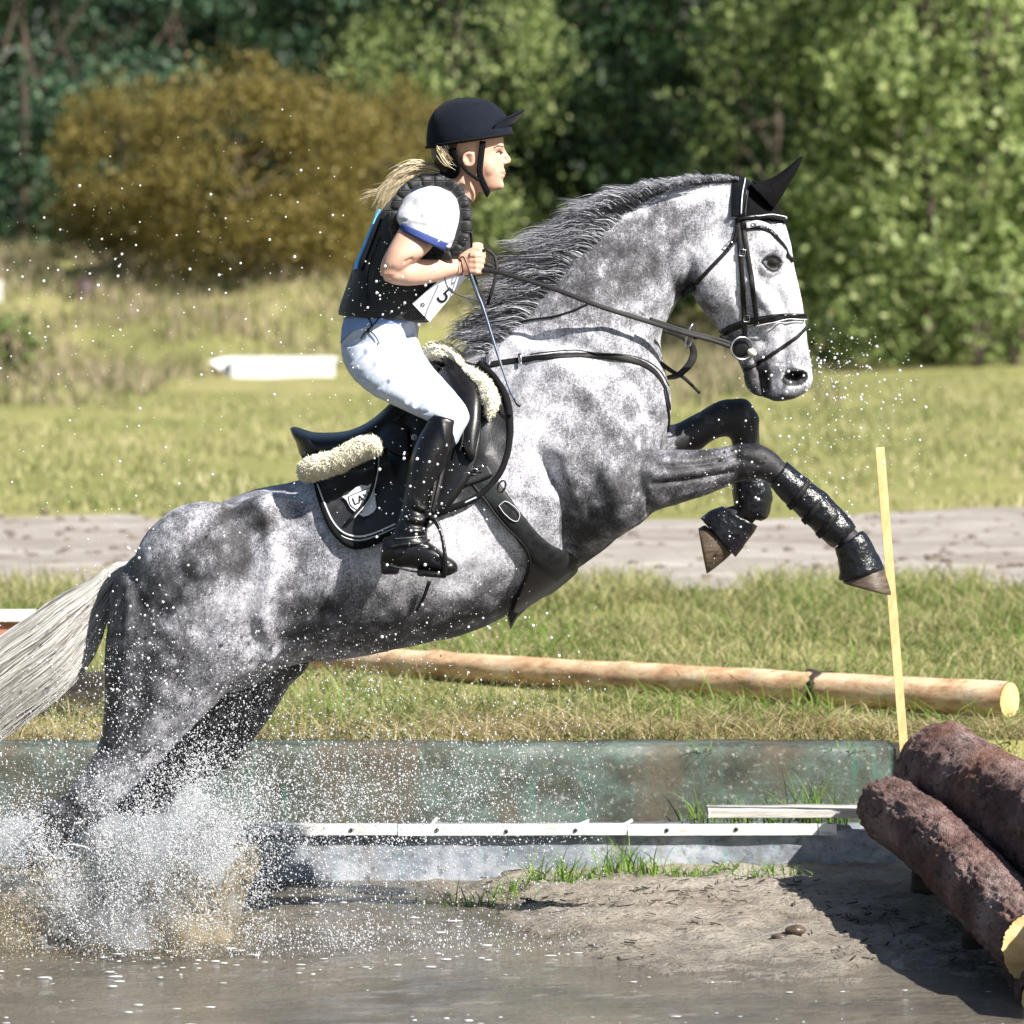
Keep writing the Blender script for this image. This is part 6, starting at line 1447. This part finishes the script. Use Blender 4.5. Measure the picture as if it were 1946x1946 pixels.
def dens_white(px, py):
    n = fbm(np.stack([px * .016, py * .010, 0 * px], 1), 4, 71)
    st = fbm(np.stack([(px - 230) / (np.abs(py - 1850) + 60) * 9, py * .004, 0 * px], 1), 3, 73)      # jets fanning from the feet
    core = 1.8 * bl(px, py, 300, 1640, 130, 110) + 1.2 * bl(px, py, 20, 1590, 80, 60) + .5 * bl(px, py, 150, 1700, 170, 70) + .35 * bl(px, py, 395, 1540, 70, 90)
    mist = .26 * bl(px, py, 430, 1500, 170, 100) + .13 * bl(px, py, 620, 1560, 240, 130) + .06 * bl(px, py, 900, 1500, 260, 160) + .07 * bl(px, py, 240, 1340, 230, 120) + .10 * bl(px, py, 120, 1480, 150, 80) + .05 * bl(px, py, 560, 1260, 220, 110) + .30 * bl(px, py, 480, 1800, 420, 45)
    d = core * (.35 + 2.0 * np.clip(st - .3, 0, .6)) * (.4 + 1.6 * np.clip(n - .25, 0, .6)) + mist * (.5 + 1.2 * np.clip(n - .25, 0, .6))
    return np.clip(d, 0, 1)
def dens_brown(px, py):
    n = fbm(np.stack([px * .02, py * .012, 0 * px + 9], 1), 4, 72)
    return np.clip((.9 * bl(px, py, 350, 1775, 105, 60) + .9 * bl(px, py, 30, 1755, 90, 100) + .4 * bl(px, py, 200, 1815, 180, 30)) * (.2 + 2.0 * np.clip(n - .3, 0, 1)), 0, 1)
def drop_mat(name, c, rough=.15, tr_=.25):
    b = NB(name); b.set(Roughness=rough); b.b.inputs["IOR"].default_value = 1.33; b.b.inputs["Specular IOR Level"].default_value = .6
    b.b.inputs["Base Color"].default_value = (*c, 1)
    t = b.n("ShaderNodeBsdfTranslucent"); t.inputs[0].default_value = (*c, 1); m_ = b.n("ShaderNodeMixShader"); m_.inputs[0].default_value = tr_
    b.l(b.b.outputs[0], m_.inputs[1]); b.l(t.outputs[0], m_.inputs[2]); b.l(m_.outputs[0], b.out.inputs[0]); return b.m
M['spray'] = drop_mat("water spray", (.86, .88, .91), tr_=.4); M['mudspray'] = drop_mat("muddy spray", (.66, .58, .43), tr_=.4)
TET = np.array([(1, 1, 1), (1, -1, -1), (-1, 1, -1), (-1, -1, 1)], float) / 1.3; TEF = np.array([(0, 1, 2), (0, 3, 1), (0, 2, 3), (1, 3, 2)])
spl = thing("water_splash", P(230, 1790), "tall burst of white and muddy spray round the horse's hind feet", "splash"); spl["kind"] = "stuff"
def in_front(c):
    return c
for nm, fn, N0, mt in (("white_spray", dens_white, 900000, 'spray'), ("muddy_spray", dens_brown, 420000, 'mudspray')):
    px, py = cloud(N0, fn); n = len(px)
    y = np.where(r.uniform(0, 1, n) < .62, r.uniform(-.42, -.1, n), r.uniform(-.1, .4, n))
    rad = .0007 + .0022 * r.uniform(0, 1, n) ** 4
    c = px3(px, py, y); c = c[(k := c[:, 2] > -.01)]; rad = rad[k]
    st_ = np.stack([r.uniform(.8, 1.2, len(c)), r.uniform(.8, 1.2, len(c)), r.uniform(.8, 1.7, len(c))], 1)
    obj(nm, drops(c, rad, TET, TEF, stretch=st_), M[mt], spl, sm=True)
# lone flying drops, larger
def lone(n, cx, cy, sx, sy): return r.normal(cx, sx, n), r.normal(cy, sy, n)
L_ = [lone(120, 180, 500, 90, 130), lone(70, 400, 450, 150, 120), lone(60, 640, 500, 120, 130), lone(60, 700, 900, 120, 180), lone(90, 150, 640, 110, 90), lone(80, 560, 640, 90, 70), lone(190, 1590, 690, 50, 30), lone(260, 1640, 790, 75, 70), lone(90, 1560, 850, 60, 70),
      lone(150, 800, 980, 60, 80), lone(120, 1400, 900, 60, 80), lone(130, 250, 1000, 200, 120), lone(260, 240, 1250, 60, 140), lone(120, 950, 1180, 120, 60), lone(70, 750, 560, 60, 40), lone(50, 1470, 720, 60, 40)]
px = np.concatenate([a for a, _ in L_]); py = np.concatenate([b_ for _, b_ in L_]); n = len(px)
y = np.where(px < 1350, r.uniform(-.62, -.47, n), r.uniform(-.35, -.23, n)); rad = .0009 + .0042 * r.uniform(0, 1, n) ** 5
obj("flying_drops", drops(px3(px, py, y), rad, ICO, ICF), M['spray'], spl, sm=True)
# torn sheets of water round the feet
def sheet(cx, cy, R, H, lean, seed, a0, a1, jag):
    nu, nv = 240, 60; u = np.linspace(a0, a1, nu); v_ = np.linspace(0, 1, nv); U, Vv = np.meshgrid(u, v_, indexing='ij'); U, Vv = U.ravel(), Vv.ravel()
    top = H * (.55 + jag * fbm(np.stack([U * 3, 0 * U, 0 * U], 1), 3, seed)); z = top * Vv * (1.2 - .2 * Vv)
    Rr = R * (1 + lean * Vv ** 1.5) * (1 + .25 * (fbm(np.stack([U * 2, Vv * 2, 0 * U], 1), 3, seed + 1) - .5)) + .05 * (fbm(np.stack([U * 9, Vv * 9, 0 * U], 1), 3, seed + 2) - .5)
    c = np.array(P(cx, cy, 0)); V = np.stack([c[0] + Rr * np.cos(U), c[1] + Rr * np.sin(U), -.01 + z], 1)
    V += .02 * (np.stack([fbm(V * 22, 3, seed + 5 + q_) for q_ in range(3)], 1) - .5) * (.3 + Vv[:, None])
    i = np.arange(nu - 1)[:, None] * nv; k = np.arange(nv - 1)[None]
    return V, [np.stack([i + k, i + nv + k, i + nv + k + 1, i + k + 1], -1).reshape(-1, 4)]
def sheet_mat(name, c1, c2, lo, hi):
    b = NB(name); b.set(Roughness=.25); n1 = b.noise(24, 6, .8, stretch=(1, 1, .55)); n2 = b.noise(5, 3, .6); n3 = b.noise(120, 4, .8)
    b.col(b.ramp(n2, [(.35, c1), (.65, c2)])); b.bump(b.math('ADD', n1, n3), 1.0, .02)
    al = b.ramp(b.math('ADD', b.math('MULTIPLY', n1, .6), b.math('MULTIPLY', n3, .4)), [(lo, 0.0), (hi, .95)])
    tl_ = b.n("ShaderNodeBsdfTranslucent"); tl_.inputs[0].default_value = (*c1, 1); m_ = b.n("ShaderNodeMixShader"); m_.inputs[0].default_value = .5
    tp = b.n("ShaderNodeBsdfTransparent"); m2 = b.n("ShaderNodeMixShader"); b.l(al, m2.inputs[0])
    b.l(b.b.outputs[0], m_.inputs[1]); b.l(tl_.outputs[0], m_.inputs[2]); b.l(tp.outputs[0], m2.inputs[1]); b.l(m_.outputs[0], m2.inputs[2]); b.l(m2.outputs[0], b.out.inputs[0]); return b.m
ms = sheet_mat("frothy water sheet", (.86, .88, .90), (.74, .72, .68), .42, .52); mb_ = sheet_mat("muddy water sheet", (.62, .54, .38), (.78, .73, .62), .36, .48)
obj("water_sheet", sheet(270, 1790, .21, .30, .30, 3, 0, 2 * math.pi, .9), ms, spl)
obj("water_sheet", sheet(330, 1795, .17, .24, .35, 7, 0, 2 * math.pi, 1.0), mb_, spl)
obj("water_sheet", sheet(20, 1790, .18, .22, .3, 13, 0, 2 * math.pi, .9), mb_, spl)
obj("water_sheet", sheet(60, 1790, .26, .27, .25, 19, 0, 2 * math.pi, .6), ms, spl)

# milky body of the splash: fine spray hanging as a cloud round the feet
def spray_cloud(name, balls, c, dens, lo, seed):
    me = remesh([ellipsoid(P(a, b_, y_), (rx, ry, rz), 0, 16) for a, b_, y_, rx, ry, rz in balls], .02, 3, name)
    v_ = verts_of(me); n_ = normals_of(me); set_verts(me, v_ + n_ * (.16 * (fbm(v_ * 8, 4, seed) - .5))[:, None])
    m_ = bpy.data.materials.new(name); m_.use_nodes = True; t = m_.node_tree; t.nodes.clear()
    out = t.nodes.new("ShaderNodeOutputMaterial"); pv = t.nodes.new("ShaderNodeVolumePrincipled"); pv.inputs["Color"].default_value = (*c, 1); pv.inputs["Anisotropy"].default_value = .2
    tc = t.nodes.new("ShaderNodeTexCoord"); mp = t.nodes.new("ShaderNodeMapping"); mp.inputs["Scale"].default_value = (1, 1, .6); no = t.nodes.new("ShaderNodeTexNoise"); no.inputs["Scale"].default_value = 11; no.inputs["Detail"].default_value = 5; no.inputs["Roughness"].default_value = .7
    rp = t.nodes.new("ShaderNodeMapRange"); rp.inputs[1].default_value = lo; rp.inputs[2].default_value = lo + .14; rp.inputs[3].default_value = 0; rp.inputs[4].default_value = dens
    t.links.new(tc.outputs["Object"], mp.inputs[0]); t.links.new(mp.outputs[0], no.inputs["Vector"]); t.links.new(no.outputs["Fac"], rp.inputs[0]); t.links.new(rp.outputs[0], pv.inputs["Density"]); t.links.new(pv.outputs[0], out.inputs["Volume"])
    return obj(name, me, m_, spl)
spray_cloud("spray_cloud", [(300, 1640, -.05, .17, .22, .16), (250, 1720, -.05, .22, .25, .14), (370, 1560, 0, .10, .15, .12), (400, 1690, 0, .08, .15, .14), (120, 1700, -.05, .18, .2, .12), (20, 1610, -.05, .13, .15, .10), (200, 1590, -.05, .10, .12, .07)], (.97, .98, 1.0), 20, .44, 3)
spray_cloud("mud_cloud", [(350, 1785, -.12, .16, .15, .08), (20, 1760, -.12, .14, .15, .13), (180, 1810, -.12, .2, .15, .05)], (.84, .77, .62), 26, .42, 5)
# foam and glints floating on the water
n = 3500; x = r.uniform(-1.6, 2.2, n); y = r.uniform(-2.2, .9, n)
k = (r.uniform(0, 1, n) < np.clip((fbm(np.stack([x * 2.2, y * 4, 0 * x], 1), 4, 15) - .42) * 5, 0, 1) * (.12 + .88 * np.exp(-((x + .9) / 1.0) ** 2 - ((y + .3) / .7) ** 2) + .12 * (y < -1)))
k &= mud_h(x, y) < -.008; x, y = x[k], y[k]; n = len(x)
sz = .0015 + .008 * r.uniform(0, 1, n) ** 2.5; st_ = np.stack([r.uniform(.8, 3.0, n), r.uniform(.5, 1, n), np.full(n, .25)], 1)
fo = tag(obj("foam", drops(np.stack([x, y, np.full(n, .004)], 1), sz, ICO, ICF, st_), M['spray']), "white foam flecks floating on the muddy water", "foam", kind="stuff")

# ropes and fingers of water torn off the splash
rp = []
for k in range(230):
    cx, cy, y0 = (r.normal(290, 75), r.uniform(1560, 1790), r.uniform(-.3, .05)) if k % 3 else (r.normal(30, 45), r.uniform(1600, 1790), r.uniform(-.25, .05))
    a = math.radians(r.normal(62 if cx > 180 else 100, 26)); L = r.uniform(14, 62); c_ = r.uniform(-.5, .5)
    pts = [(cx + L * u * math.cos(a) + c_ * L * u * u * .5, cy - L * u * math.sin(a) + 18 * u * u, y0 - .05 * u) for u in np.linspace(0, 1, 7)]
    w_ = r.uniform(.0010, .0032); p_ = catmull(P3(pts), 4); p_ = p_ + .006 * (np.stack([fbm(p_ * 45, 2, 200 + q_) for q_ in range(3)], 1) - .5)
    rp.append(tube(p_, [w_ * 1.3, w_ * .6, w_ * 1.1, w_ * .4, w_ * .9], 5))
obj("water_ropes", rp, M['spray'], spl)
